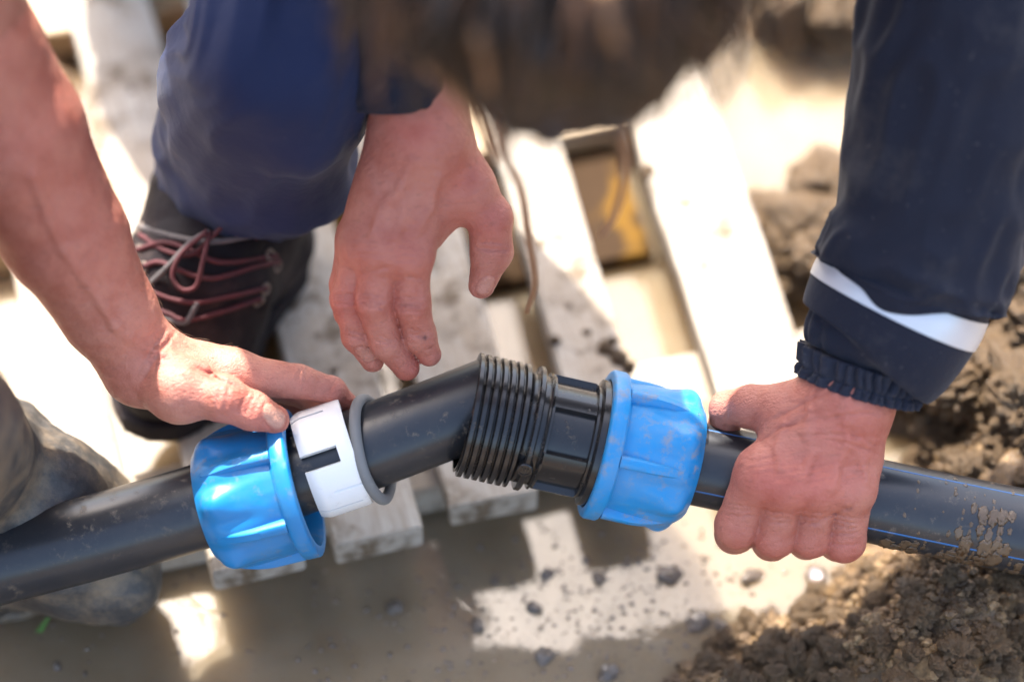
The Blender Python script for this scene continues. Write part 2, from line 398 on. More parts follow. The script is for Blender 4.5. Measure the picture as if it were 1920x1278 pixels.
# ------------------------------------------------------------------ pallet
def board(a, b, w, h, zt, warp=0, nn=24, seed=0):          # a, b: centre ends on the ground plan; rounded worn edges
    a = np.array(a); b = np.array(b); L = np.linalg.norm(b-a); d = (b-a)/L; s = np.array([-d[1], d[0]])*-1
    e = .0018
    sec = [(-w/2, -h+e), (-w/2, -e), (-w/2+e, 0), (-w/4, .0002), (0, .0003), (w/4, .0002), (w/2-e, 0), (w/2, -e), (w/2, -h+e), (w/2-e, -h), (-w/2+e, -h)]
    V = []; ts = np.concatenate([[0, .0015/L], np.linspace(.01, .99, nn), [1-.0015/L, 1]])
    for k, t in enumerate(ts):
        sh = .985 if k in (0, len(ts)-1) else 1
        wob = .0012*vnoise(np.array([t*L*22, seed*3.1, .5]), 4); wob2 = .001*vnoise(np.array([t*L*30, seed*7.7, 2.5]), 5)
        for q, (x, z) in enumerate(sec):
            n = .0005*vnoise(np.array([t*L*160, q*1.7, seed]), 6)
            V.append([a[0]*(1-t)+b[0]*t, a[1]*(1-t)+b[1]*t, 0]+np.array([*(s*(x*sh+wob+n)), zt+z*sh+wob2*(1 if z > -h/2 else .5)+warp*(t-.5)**2]))
    m = len(sec); f = [[i*m+j, (i+1)*m+j, (i+1)*m+(j+1) % m, i*m+(j+1) % m] for i in range(len(ts)-1) for j in range(m)]
    f += [list(range(m)), [(len(ts)-1)*m+j for j in range(m)][::-1]]
    return np.array(V), f
pal = thing('wooden_pallet', (0, .25, 0), 'weathered wooden pallet lying in the muddy puddle under the workers', 'pallet')
def edge(u1, v1, u2, v2, y0, y1):                          # an edge line of a slat, taken from y1 (near) to y0 (far)
    p, q = Z(u1, v1, .055), Z(u2, v2, .055); k = (q[0]-p[0])/(q[1]-p[1]); return np.array([p[0]+k*(y0-p[1]), y0]), np.array([p[0]+k*(y1-p[1]), y1])
SLATS = [((-20, 300, 40, 700), (0, 0, 255, 890), .60, .045), ((113, 0, 420, 1060), (285, 0, 545, 1062), .60, -.018), ((345, 0, 640, 1025), (500, 0, 770, 985), .60, -.001),
         ((590, 0, 855, 960), (742, 0, 997, 932), .60, .030), ((862, 0, 1085, 885), (955, 0, 1245, 870), .60, .05), ((1110, 0, 1360, 800), (1265, 0, 1545, 790), .60, .085)]
for i, (l, r, yf, yn) in enumerate(SLATS):
    l0, l1 = edge(*l, yf, yn); r0, r1 = edge(*r, yf, yn); r1 = r1+np.array([-.0, .008]); r0 = r0+np.array([0, .01])
    c0 = (l0+r0)/2; c1 = (l1+r1)/2; d = c0-c1; d = d/np.linalg.norm(d); w = abs((r1-l1)@np.array([d[1], -d[0]]))
    wf = abs((r0-l0)@np.array([d[1], -d[0]]))
    V, f = board((0, 0), (0, np.linalg.norm(c0-c1)), (w+wf)/2, .022, 0, warp=.004*((i % 3)-1), seed=i)
    o = obj('slat', V, f, WOOD, None, sharp=40, origin=(0, 0, 0)); o.parent = pal
    ang = math.atan2(d[1], d[0])-math.pi/2
    o.location = (c1[0], c1[1]-.25, .055+.0015*((i*7) % 3)); o.rotation_euler = (0, 0, ang)
bd = np.array([.966, .259])
a = N('wet_brown_board_shaded'); g = a.noise(20, 6, .6, vec=a.mapped((.9, 12, 12)))
BROWN_SHADED = a.set(Base_Color=a.mix(a.ramp(a.noise(18, 2), [(.56, 0.0), (.62, .8)]), a.mix(g, (.025, .013, .005), (.05, .027, .012)), (.15, .075, .008)), Roughness=.75, Specular_IOR_Level=.1)  # wet brown wood, darkened further in colour to stand for the slat's shadow
V, f = board((-.22, 0), (.085, 0), .135, .016, 0, seed=31); o = obj('bottom_board', V, f, BROWN_SHADED, None, sharp=40, origin=(0, 0, 0)); o.parent = pal
o['label'] = 'wet brown bottom board seen through the gap, shade put into its colour'; o.location = (.0, .315-.25, .012); o.rotation_euler = (0, 0, .26)
for i, (cx, cy, w, h) in enumerate([(.106, .132, .062, .028), (-.02, .385, .07, .028), (-.10, .57, .07, .028)]):
    L = .62 if i == 0 else .56; V, f = board((-L/2, 0), (L/2, 0), w, h, 0, seed=20+i)
    o = obj('crossbeam', V, f, BEAM if i else WOOD, None, sharp=40, origin=(0, 0, 0)); o.parent = pal
    off = -.145 if i == 0 else -.19
    o.location = (cx+bd[0]*off-(-.04), cy+bd[1]*off+.01-.25, .0315); o.rotation_euler = (0, 0, math.atan2(bd[1], bd[0]))

a = N('rusty_nail_steel'); NAIL = a.set(Base_Color=a.mix(a.noise(400), (.10, .06, .04), (.22, .18, .15)), Roughness=.6, Metallic=.4)
for u, v in ((1378, 688), (1440, 662), (1110, 742), (1160, 728), (925, 790), (1188, 222), (1268, 196), (985, 300), (690, 858), (180, 190), (248, 170), (352, 930)):
    p = Z(u, v, .0565); V, f = lathe(p, (0, 0, 1), [(-.004, .0002), (-.004, .0026), (.0004, .0028), (.0010, .0022), (.0012, .0002)], 14, ref=(1, 0, 0)); obj('nail_head', V, f, NAIL, pal, sharp=40)
# ------------------------------------------------------------------ pipes
def pipe_pts(rows): return [np.r_[P(u, v, D0-w/PX), .025, .025] for u, v, w in rows]
lp = pipe_pts([(-420, 1150, -30), (-200, 1104, -15), (0, 1053, 0), (200, 1000, 5), (400, 941, 5), (600, 872, 0), (790, 800, -5), (925, 748, -8)])
V, f = loft(lp, 90, 64); o = obj('water_pipe', V, f, BLACK_PIPE, sharp=50)
tag(o, 'scuffed black plastic pipe from the left edge into the open threaded coupling', 'pipe')
rrow = [(1240, 857, -25), (1310, 869, -26), (1500, 908, -10), (1650, 941, 0), (1900, 992, 0), (2150, 1040, 0), (2500, 1105, 0)]
rp = pipe_pts(rrow); V, f = loft(rp, 90, 64)
rpipe = obj('water_pipe', V, f, BLACK_PIPE, sharp=50)
tag(rpipe, 'muddy black pipe with thin blue stripes held by the gripping fist at right', 'pipe')
S = spline(rp, 90)[:, :3]
for ang in (-57, 38, 128, 218):
    T = np.gradient(S, axis=0); T /= np.linalg.norm(T, axis=1)[:, None]; V = []
    for i in range(len(S)):
        b = -FW-T[i]*(-FW@T[i]); b /= np.linalg.norm(b); a = np.cross(T[i], b)   # a points down the picture
        for q, rr in ((-1.5, .0249), (-1.25, .02510), (1.25, .02510), (1.5, .0249)):
            t = R(ang+q); V.append(S[i]+rr*(math.cos(t)*b-math.sin(t)*a*-1))
    f = [[i*4+j, i*4+j+1, (i+1)*4+j+1, (i+1)*4+j] for i in range(len(S)-1) for j in range(3)]
    obj('stripe', np.array(V), f, STRIPE, rpipe)

a = N('wet_mud_smear'); WETMUD = a.set(Base_Color=a.mix(a.noise(240, 5, .7), (.05, .03, .016), (.17, .11, .062)), Roughness=.35)
def mud_on_pipe(spots, parent, S):
    v, f = None, None
    bm = bmesh.new(); bmesh.ops.create_icosphere(bm, subdivisions=3, radius=1); v = np.array([q.co[:] for q in bm.verts]); f = np.array([[q.index for q in p.verts] for p in bm.faces]); bm.free()
    ms = []
    for k, (u, w_ang, s) in enumerate(spots):
        px = np.array([CU+F*((p-CAM)@RT)/depth(p) for p in S]); i = int(np.argmin(np.abs(px-u))); T = S[min(i+1, len(S)-1)]-S[i-1]; T /= np.linalg.norm(T)
        b = -FW-T*(-FW@T); b /= np.linalg.norm(b); a = np.cross(T, b); t = R(w_ang); n = math.cos(t)*b+math.sin(t)*a; e = np.cross(n, T)
        q = v*(1+.5*fbm(v*2.2+k*5.1, 4, k))[:, None]*s*np.array([1.0, 1.5, .11]); ms.append((S[i]+n*.0250+q[:, :1]*T+q[:, 1:2]*e+q[:, 2:]*n, f))
    obj('mud_splash', *join(*ms), WETMUD, parent)['kind'] = 'stuff'
r5 = np.random.default_rng(5)
mud_on_pipe([(r5.normal(1835, 22), r5.normal(12, 26), .0005+.0034*r5.random()**3) for _ in range(80)]+[(r5.uniform(1660, 1920), r5.uniform(48, 88), .0006+.0034*r5.random()**2) for _ in range(80)]+[(r5.uniform(1680, 1910), r5.uniform(-80, 70), .0004+.0009*r5.random()) for _ in range(50)], rpipe, S)
# ------------------------------------------------------------------ blue compression nuts
def nut(o, ax, m, parent, L=.0595, phase=0.0, rim=.0445):
    prof = [(0, .0385), (0, .0425), (.0008, rim-.0006), (.002, rim), (.0085, rim), (.0098, rim-.0008), (.0106, .0400), (.012, .0390)]
    prof += [(t, .0390+.0018*math.sin((t-.012)/.03*math.pi/2) if t < .042 else .0408-.0072*((t-.042)/(L-.043))**2.2) for t in np.linspace(.014, L-.001, 26)]
    prof += [(L, .0325), (L, .0268), (L-.003, .0258), (.030, .0258), (.028, .036), (.003, .0378)]
    def disp(T, Rr, TH):
        k = 2*np.pi/6; q = (TH-phase+k/2) % k-k/2                   # angle from the nearest rib
        md = (TH-phase) % k-k/2                                      # angle from the middle between ribs
        out = smooth(.0375, .0388, Rr)*smooth(.012, .016, T)
        out = np.where(T > .05, smooth(.034, .037, Rr), out)
        petal = .0042*np.exp(-((T-.050)/.009)**2)*np.exp(-((md-.02)/.17)**2)
        hol = -.0016*np.exp(-((T-.040)/.014)**2)*(np.exp(-((md-.30)/.10)**2)+np.exp(-((md+.28)/.11)**2))
        return Rr+out*(petal+hol)+.0002*vnoise(np.stack([T*160, TH*9, Rr*0], -1), 3)
    V, f = lathe(o, ax, prof, 180, disp); ob = obj('compression_nut', V, f, m, parent, sharp=38)
    a, x, y = basis(ax)
    for i in range(6):
        th = phase+i*2*np.pi/6; e = np.cos(th)*x+np.sin(th)*y; s = np.cross(a, e); V = []
        ts = np.linspace(.0102, L-.0065, 26)
        for t in ts:
            q = (t-.0102)/(L-.0167); top = rim-.0003-.0062*max(0, (q-.35)/.65)**2.0; wd = (.0034*(1-.15*q))*math.sqrt(max(.03, 1-max(0, (q-.75)/.25)**2))
            for xx, rr in ((-1.15, .0385), (-1.0, top-.0009), (-.72, top), (.72, top), (1.0, top-.0009), (1.15, .0385)):
                V.append(o+a*t+e*rr+s*wd*xx)
        n = len(ts); f = [[k*6+j, k*6+j+1, (k+1)*6+j+1, (k+1)*6+j] for k in range(n-1) for j in range(5)]
        f += [[0, 1, 2, 3, 4, 5][::-1], [(n-1)*6+j for j in range(6)]]
        obj('rib', np.array(V), f, m, ob if parent is not None else ob, sharp=45)
    return ob
ln_o = P(572, 903, D0-6/PX); ln_a = P(384, 950, D0+8/PX)-ln_o
ob = nut(ln_o, ln_a, BLUE_CLEAN, None, phase=R(-30), rim=.0448)
tag(ob, 'blue ribbed plastic nut slid loose along the left pipe under a thumb', 'pipe nut')

# white split ring
def split_ring(o, ax, ri, ro, L, slots):
    ax, x, y = basis(ax); nth, ntt = 240, 22; th = np.linspace(0, 2*np.pi, nth, endpoint=False); ts = np.linspace(0, L, ntt)
    keep = np.ones((ntt-1, nth), bool); groove = np.zeros((ntt, nth))
    for c, hw, t0, t1, deep in slots:
        dth = np.abs((th-c+np.pi) % (2*np.pi)-np.pi) < hw
        tm = (ts[:-1]+ts[1:])/2; sel = (tm > t0) & (tm < t1)
        if deep: keep[np.ix_(sel, dth)] = False
        else: groove[np.ix_((ts > t0) & (ts < t1), dth)] = .0012
    V = []; idx = {}
    def vid(i, j, lay):
        k = (i, j % nth, lay)
        if k not in idx:
            t = ts[i]; ch = .0022*max(0, 1-t/.006)**1.5+.0006*max(0, 1-(L-t)/.002)
            r = ro-ch-groove[i, j % nth] if lay else ri
            idx[k] = len(V); V.append(o+ax*t+r*(np.cos(th[j % nth])*x+np.sin(th[j % nth])*y))
        return idx[k]
    f = []
    for i in range(ntt-1):
        for j in range(nth):
            if not keep[i, j]: continue
            A = [(i, j), (i, j+1), (i+1, j+1), (i+1, j)]
            f.append([vid(*q, 1) for q in A]); f.append([vid(*q, 0) for q in A[::-1]])
            for (p, q), (di, dj) in (((A[0], A[1]), (-1, 0)), ((A[1], A[2]), (0, 1)), ((A[2], A[3]), (1, 0)), ((A[3], A[0]), (0, -1))):
                ni, nj = i+di, (j+dj) % nth
                if ni < 0 or ni >= ntt-1 or not keep[ni, nj]: f.append([vid(*q, 1), vid(*p, 1), vid(*p, 0), vid(*q, 0)])
    return np.array(V), f
wo = P(574, 876, D0-2/PX); wa = P(664, 846, D0+2/PX)-wo
V, f = split_ring(wo, wa, .0262, .0325, .0305, [(R(-5), R(9), -1, .0225, 1), (R(172), R(9), -1, 1, 1), (R(34), R(.8), .012, 1, 0), (R(58), R(1.0), -1, .026, 1), (R(-62), R(1.0), -1, .02, 1), (R(110), R(3), -1, .02, 1)])
tag(obj('split_ring', V, f, WHITE_PL, sharp=35), 'white slotted plastic grip ring on the pipe beside the loose blue nut', 'grip ring')
# rubber sealing ring
oc = P(700, 841, D0+2/PX); oa = DIR(.93, -.22, .22)
prof = [(.0034*math.sin(q), .0302+.0034*math.cos(q)) for q in np.linspace(0, 2*np.pi, 18, endpoint=False)]
V, f = lathe(oc, oa, prof[::-1], 96, lambda T, Rr, TH: Rr+.0006*np.sin(TH*2+.6)+.0003*np.sin(TH*5))
tag(obj('rubber_ring', V, f, RUBBER), 'dusty grey rubber sealing ring hanging round the pipe by the white grip ring', 'seal ring')

# black coupling with its own nut
c0 = P(874, 776, D0-15/PX); ca = P(1290, 869, D0+28/PX)-c0; ca /= np.linalg.norm(ca)
cou = thing('pipe_coupling', c0, 'black threaded pipe coupling with a muddy blue nut on its right end', 'pipe coupling')
pt = 0.0047
prof = [(0, .0325), (0, .0345)]+[(t, .0366) for t in np.linspace(.0004, .0315, 150)]+[(.0322, .0335), (.033, .0325), (.0345, .0325), (.046, .0325), (.046, .027), (.03, .0318), (.004, .0322)]
def thr(T, Rr, TH):
    q = ((T-pt*TH/(2*np.pi))/pt) % 1.0; w = np.minimum(smooth(.04, .2, q), 1-smooth(.72, .9, q))
    on = (Rr > .0362); return np.where(on, .0337+.0031*w, Rr)
V, f = lathe(c0, ca, prof, 144, thr); obj('threaded_sleeve', V, f, BLACK_BODY, cou, sharp=75)
V, f = lathe(c0, ca, [(.0362, .031), (.0362, .0362), (.037, .0372), (.0392, .0372), (.04, .0362), (.04, .031)], 120,
             lambda T, Rr, TH: Rr-np.where((np.abs((TH-R(262)+np.pi) % (2*np.pi)-np.pi) < .06) & (Rr > .034), .004, 0)); obj('locking_collar', V, f, BLACK_BODY, cou, sharp=35)
prof = [(.0435, .028), (.0435, .0345), (.0445, .0352)]+[(t, .0335) for t in np.linspace(.0455, .0735, 40)]+[(.0742, .0352), (.0748, .0375), (.0790, .0378), (.0796, .037), (.0796, .028)]
def win(T, Rr, TH):
    k = 2*np.pi/6; q = np.abs((TH-R(25)+k/2) % k-k/2); on = (T > .0475) & (T < .0715) & (Rr > .033) & (Rr < .034) & (q > .12)
    rr = np.where(on, .0302, Rr); st = (q < .12) & (T > .046) & (T < .072); return np.where(st, .0342, rr)
V, f = lathe(c0, ca, prof, 360, win); obj('coupling_barrel', V, f, BLACK_BODY, cou, sharp=35)
bo = c0+ca*.0375; _, bx, by = basis(ca); th = R(38); e = np.cos(th)*bx+np.sin(th)*by
V, f = lathe(bo+e*.034, e, [(-.004, .0001), (-.004, .0046), (.0034, .0046), (.004, .0041), (.004, .0034), (.0035, .0032), (.0035, .0001)], 32, ref=ca)
boss = obj('moulded_boss', V, f, BLACK_BODY, cou, sharp=30)
s_ = np.cross(e, ca); V = []; f = []
for q in range(3):
    c = bo+e*.0377+ca*(q-1)*.0018
    for dx, dy in ((-.0003, -.0016), (.0003, -.0016), (.0003, .0016), (-.0003, .0016)):
        for dz in (0, .0005): V.append(c+ca*dx+s_*dy+e*dz)
    n = q*8; f += [[n+1, n+3, n+5, n+7], [n, n+1, n+3, n+2], [n+2, n+3, n+5, n+4], [n+4, n+5, n+7, n+6], [n+6, n+7, n+1, n]]
obj('moulded_mark', np.array(V), f, BLACK_BODY, boss, flat=True)
nut(c0+ca*.0785, ca, BLUE_DIRTY, cou, L=.0585, phase=R(8), rim=.0445)

# ------------------------------------------------------------------ hands
def onsurf(f, p):                                           # where the line of sight through p meets the skin
    u = ray(CU+F*((p-CAM)@RT)/depth(p), CV+F*((p-CAM)@DN)/depth(p)); d = depth(p)+np.linspace(-.10, .06, 500); q = CAM+d[:, None]*u
    w = np.where(f(q) < 0)[0]; return q[w[0]] if len(w) else p
def vein(f, uv, r):
    return [(lambda q: (q+ray(0, 0)*0+FW*r*.62, r))(onsurf(f, P(u, v, 1.37))) for u, v in uv]
def settle(f, gr): return [(onsurf(f, g[0]),)+tuple(g[1:]) for g in gr]
def nail_fn(nails):
    out = []
    for c, n, a, Ln, Wn in nails:
        a = a-n*(a@n); a /= np.linalg.norm(a); b = np.cross(n, a); out.append((c, n, a, b, Ln, Wn))
    return out
def nail_r(p, s):
    c, n, a, b, Ln, Wn = s; q = p-c
    r = (np.abs(q@a/Ln)**2.6+np.abs(q@b/Wn)**2.6)**(1/2.6); return np.where(np.abs(q@n) < .009, r, 9.0)
def hand_field(fingers, palm, veins=(), grooves=(), nails=(), kp=.006, kf=.0007, kpalm=.011, bumps=()):
    NS = nail_fn(nails)
    def f(p):
        d = None
        for ch in fingers:
            c = chain(p, ch, .0035); d = c if d is None else smin(d, c, kf)
        q = None
        for ch in palm:
            c = chain(p, ch, .006); q = c if q is None else smin(q, c, kpalm)
        d = smin(d, q, kp)
        for (c, r), k in bumps: d = smin(d, np.linalg.norm(p-c, axis=-1)-r, k)
        for ch in veins: d = smin(d, chain(p, ch, .002), .0035)
        near = np.abs(d) < .006
        if near.any():
            pn = p[near]; dn = d[near]
            for c, n, wdt, dep, rad in grooves:
                q = pn-c; h = q@n; rr = np.linalg.norm(q-h[:, None]*n, axis=-1)
                wig = .0006*vnoise(pn*260, 5)
                dn = dn+1.5*dep*np.exp(-((h+wig)/wdt)**2)*(1-smooth(rad*.55, rad, rr))
            for s in NS:
                r = nail_r(pn, s); dn = dn+.0007*np.exp(-((r-1.02)/.10)**2)-.0002*(r < .98)
            dn = dn+.00022*fbm(pn*140, 3, 2)+.0004*vnoise(pn*55, 8)
            d = d.copy(); d[near] = dn
        return d
    return f, NS
def tinted(vs, NS, red, dark=()):
    t = np.ones((len(vs), 3))
    for c, rad, k in red:
        w = np.exp(-(np.linalg.norm(vs-c, axis=1)/rad)**2)[:, None]*k; t = t*(1-w*np.array([.0, .30, .30]))
    for c, rad, k in dark:
        w = np.exp(-(np.linalg.norm(vs-c, axis=1)/rad)**2)[:, None]*k; t = t*(1-w*np.array([.75, .8, .8]))
    for s in NS:
        r = nail_r(vs, s); w = (1-smooth(.88, 1.0, r))[:, None]; t = t*(1-w)+w*np.array([1.10, 1.28, 1.30])
        e = (np.exp(-((r-1.04)/.06)**2))[:, None]*.45; t = t*(1-e*np.array([.3, .45, .5]))
    return t
def bounds(chains, pad):
    q = np.array([j[0]-j[1] for c in chains for j in c]); r = np.array([j[0]+j[1] for c in chains for j in c])
    return q.min(0)-pad, r.max(0)+pad
def C(*rows): return [J(*r) for r in rows]

# gripping fist (left hand of the opposite worker)
fA = [C((1424, 878, 118, 44), (1382, 985, 64, 41), (1378, 1000, -25, 37), (1388, 935, -95, 32)),
      C((1478, 893, 126, 45), (1453, 1006, 66, 38), (1446, 1012, -28, 37), (1450, 940, -98, 32)),
      C((1538, 900, 122, 43), (1521, 1006, 64, 37), (1512, 1010, -28, 36), (1510, 940, -95, 31)),
      C((1598, 905, 108, 41), (1584, 1015, 56, 38), (1570, 1016, -28, 34), (1562, 950, -90, 29)),
      C((1470, 768, 84, 50), (1410, 762, 50, 41), (1364, 766, 6, 33), (1352, 830, -58, 30))]
pA = [C((1560, 752, 112, 58), (1428, 885, 104, 46)), C((1580, 752, 118, 60), (1480, 895, 112, 46)), C((1600, 760, 116, 60), (1538, 902, 108, 46)), C((1612, 770, 106, 58), (1600, 905, 94, 44)),
      C((1575, 745, 100, 66), (1475, 780, 80, 54)), C((1590, 745, 108, 74), (1640, 650, 128, 76), (1700, 540, 150, 84)), C((1500, 850, 70, 50), (1600, 860, 66, 46))]
vA = [C((1524, 790, 164, 7), (1506, 850, 159, 6), (1510, 905, 151, 5)), C((1580, 790, 167, 7), (1572, 860, 156, 7), (1562, 910, 143, 5)), C((1540, 905, 150, 6), (1600, 890, 141, 6), (1626, 850, 122, 5))]
fld = DIR(.1, 1, .2)
gA = [(J(1470, 800, 150, 1)[0], DIR(.3, 1, .5), .0010, .0006, .03), (J(1540, 785, 170, 1)[0], DIR(.1, 1, .3), .0009, .0007, .035), (J(1560, 815, 172, 1)[0], DIR(.0, 1, .25), .0008, .0005, .03),
      (J(1600, 835, 160, 1)[0], DIR(-.2, 1, .2), .0009, .0006, .022), (J(1500, 760, 150, 1)[0], DIR(.4, 1, .3), .0008, .0006, .025), (J(1582, 1000, 96, 1)[0], DIR(.1, 1, -.2), .0008, .0008, .012),
      (J(1580, 1022, 90, 1)[0], DIR(.1, 1, -.4), .0007, .0006, .012), (J(1362, 790, 30, 1)[0], DIR(1, .2, .2), .0007, .0005, .01), (J(1560, 965, 130, 1)[0], DIR(.5, 1, 0), .0010, .0006, .02)]
bA = [(J(1432, 900, 128, 40), .010), (J(1482, 912, 134, 40), .010), (J(1540, 915, 130, 38), .010), (J(1597, 918, 116, 36), .009)]
fieldA, NSA = hand_field(fA, pA, (), (), (), bumps=bA)
vA = [vein(fieldA, uv, r) for uv, r in ((((1520, 770), (1512, 810), (1524, 850), (1508, 895)), .0021), (((1585, 790), (1590, 830), (1568, 870), (1560, 915)), .0022), (((1590, 830), (1618, 860), (1622, 900)), .0018), (((1470, 800), (1458, 840), (1462, 880)), .0018))]
for k, (u, v) in enumerate(((1384, 955), (1452, 968), (1518, 968), (1582, 975))):
    gA += [(J(u, v+dv, 130, 1)[0], DIR(.12-.08*k, 1, -.3), .0008, .0005, .010) for dv in (-8, 2, 12)]
for u, v in ((1428, 870), (1482, 880), (1542, 884), (1600, 884)): gA += [(J(u, v+dv, 150, 1)[0], DIR(.15, 1, .2), .0010, .0004, .011) for dv in (-10, 4, 16)]
for k in range(5): gA += [(J(1520+22*k, 762+14*k, 150, 1)[0], DIR(-.35, .9, .2), .0010, .0003, .022)]
fieldA, NSA = hand_field(fA, pA, vA, settle(fieldA, gA), (), bumps=bA)
lo, hi = bounds(fA+[pA[0], pA[3], pA[4]]+[[J(1590, 745, 108, 74), J(1650, 630, 130, 76)]], .004)
VA, FA = nets(fieldA, lo, hi, .00125)
TA = tinted(VA, [], [(J(1430, 905, 150, 1)[0], .016, .8), (J(1482, 915, 150, 1)[0], .014, .7), (J(1540, 915, 150, 1)[0], .014, .7), (J(1384, 1010, 64, 1)[0], .016, .6), (J(1452, 1030, 64, 1)[0], .015, .6), (J(1520, 1030, 64, 1)[0], .015, .6), (J(1580, 1035, 60, 1)[0], .015, .6), (J(1600, 800, 150, 1)[0], .03, .6)],
            [(J(1588, 955, 140, 1)[0], .0011, 1), (J(1597, 951, 140, 1)[0], .0009, 1), (J(1448, 900, 160, 1)[0], .0007, 1), (J(1375, 918, 140, 1)[0], .0008, 1)])

# relaxed hanging hand (right hand of the opposite worker)
fC = [C((765, 468, 138, 43), (773, 568, 112, 34), (785, 628, 72, 31), (804, 664, 48, 23)),
      C((715, 455, 148, 44), (700, 562, 126, 35), (723, 640, 78, 31), (762, 688, 44, 25)),
      C((682, 452, 130, 41), (652, 560, 100, 32), (672, 630, 62, 31), (698, 676, 36, 22)),
      C((668, 445, 106, 36), (648, 535, 72, 29), (653, 585, 46, 26), (672, 632, 24, 20)),
      C((862, 340, 120, 50), (918, 408, 96, 43), (922, 470, 70, 39), (903, 535, 50, 24))]
pC = [C((800, 250, 170, 62), (768, 470, 136, 46)), C((780, 250, 172, 62), (718, 462, 144, 46)), C((760, 250, 166, 60), (690, 462, 128, 44)), C((750, 260, 150, 56), (674, 450, 108, 40)),
      C((810, 250, 160, 62), (868, 345, 122, 56)), C((795, 260, 172, 82), (785, 180, 190, 84), (765, 60, 230, 98)), C((868, 350, 112, 46), (800, 430, 96, 40))]
vC = []
gC = []
for (u, v, w) in ((762, 564, 146), (768, 574, 144), (694, 558, 161), (696, 568, 159), (646, 560, 132)):
    for k in (-7, 0, 8): gC.append((J(u, v+k, w, 1)[0], DIR(-.06, 1, .15), .0007, .0007, .009))
gC += [(J(700, 505, 140, 1)[0], DIR(.1, 1, .3), .001, .0006, .012), (J(765, 520, 130, 1)[0], DIR(.1, 1, .3), .001, .0005, .012), (J(925, 465, 100, 1)[0], DIR(0, 1, .2), .0009, .0006, .012)]
bC = [(J(768, 478, 152, 36), .009), (J(712, 468, 162, 37), .009), (J(676, 462, 144, 34), .009)]
nC = [(J(912, 536, 72, 1)[0], DIR(.45, .15, .85), DIR(-.2, 1, 0), .0062, .0045), (J(684, 664, 52, 1)[0], DIR(-.55, .2, .8), DIR(.5, 1, -.3), .0052, .0040)]
fieldC, NSC = hand_field(fC, pC, (), (), (), bumps=bC)
vC = [vein(fieldC, uv, r) for uv, r in ((((775, 300), (752, 350), (756, 400), (738, 450)), .0022), (((752, 350), (716, 390), (700, 440)), .0019), (((820, 330), (806, 390), (776, 440)), .0019))]
for u, v in ((770, 474), (714, 464), (678, 462)): gC += [(J(u, v+dv, 150, 1)[0], DIR(-.05, 1, .2), .0010, .0004, .011) for dv in (-12, 2, 14)]
for u, v in ((786, 626), (724, 638), (668, 628)): gC += [(J(u, v+dv, 90, 1)[0], DIR(-.2, 1, .2), .0007, .0006, .008) for dv in (-5, 3)]
gC += [(J(930, 462+dv, 100, 1)[0], DIR(0, 1, .2), .0009, .0006, .011) for dv in (-8, 6)]
fieldC, NSC = hand_field(fC, pC, vC, settle(fieldC, gC), [(onsurf(fieldC, q[0]),)+q[1:] for q in nC], bumps=bC)
lo, hi = bounds(fC+[pC[0], pC[4], [J(795, 260, 172, 82), J(783, 170, 192, 84)]], .004)
VC, FC = nets(fieldC, lo, hi, .0013)
TC = tinted(VC, NSC, [(J(u, v, w, 1)[0], .015, .8) for u, v, w in ((768, 480, 150), (712, 470, 150), (768, 568, 100), (692, 562, 110), (650, 560, 90), (800, 660, 30), (760, 690, 30), (780, 240, 240), (860, 330, 160), (918, 420, 120))],
            [(J(796, 633, 100, 1)[0], .0016, 1), (J(752, 633, 96, 1)[0], .001, .8), (J(770, 668, 76, 1)[0], .001, .8), (J(806, 650, 84, 1)[0], .001, .8)])

# bare hand and forearm resting on the loose nut (left hand of the worker at left)
fB = [C((325, 728, 100, 52), (418, 748, 118, 40), (474, 770, 112, 36), (516, 786, 98, 27)),
      C((440, 702, 46, 44), (560, 716, 12, 31), (622, 733, -16, 26), (652, 756, -40, 20)),
      C((432, 704, -8, 44), (552, 726, -72, 31), (612, 760, -105, 26), (630, 800, -110, 20)),
      C((420, 708, -52, 42), (525, 738, -118, 29), (575, 785, -138, 25), (585, 830, -135, 20)),
      C((405, 716, -90, 38), (480, 750, -142, 26), (515, 790, -152, 23), (520, 825, -146, 18))]
pB = [C((275, 682, 60, 60), (440, 704, 30, 45)), C((270, 682, 40, 60), (432, 704, -10, 46)), C((268, 688, 20, 58), (420, 708, -50, 44)), C((265, 694, 0, 54), (405, 716, -86, 40)),
      C((278, 690, 70, 62), (335, 732, 98, 52)), C((340, 735, 88, 50), (430, 712, 34, 40)),
      C((268, 680, 45, 74), (205, 585, 110, 88), (120, 440, 200, 116), (10, 255, 320, 150), (-80, 100, 420, 160), (-170, -60, 510, 140))]
vB = [C((300, 650, 125, 7), (360, 672, 108, 6), (430, 680, 82, 5)), C((345, 672, 118, 6), (400, 690, 98, 5)), C((90, 330, 330, 8), (170, 480, 236, 8), (240, 600, 170, 7))]
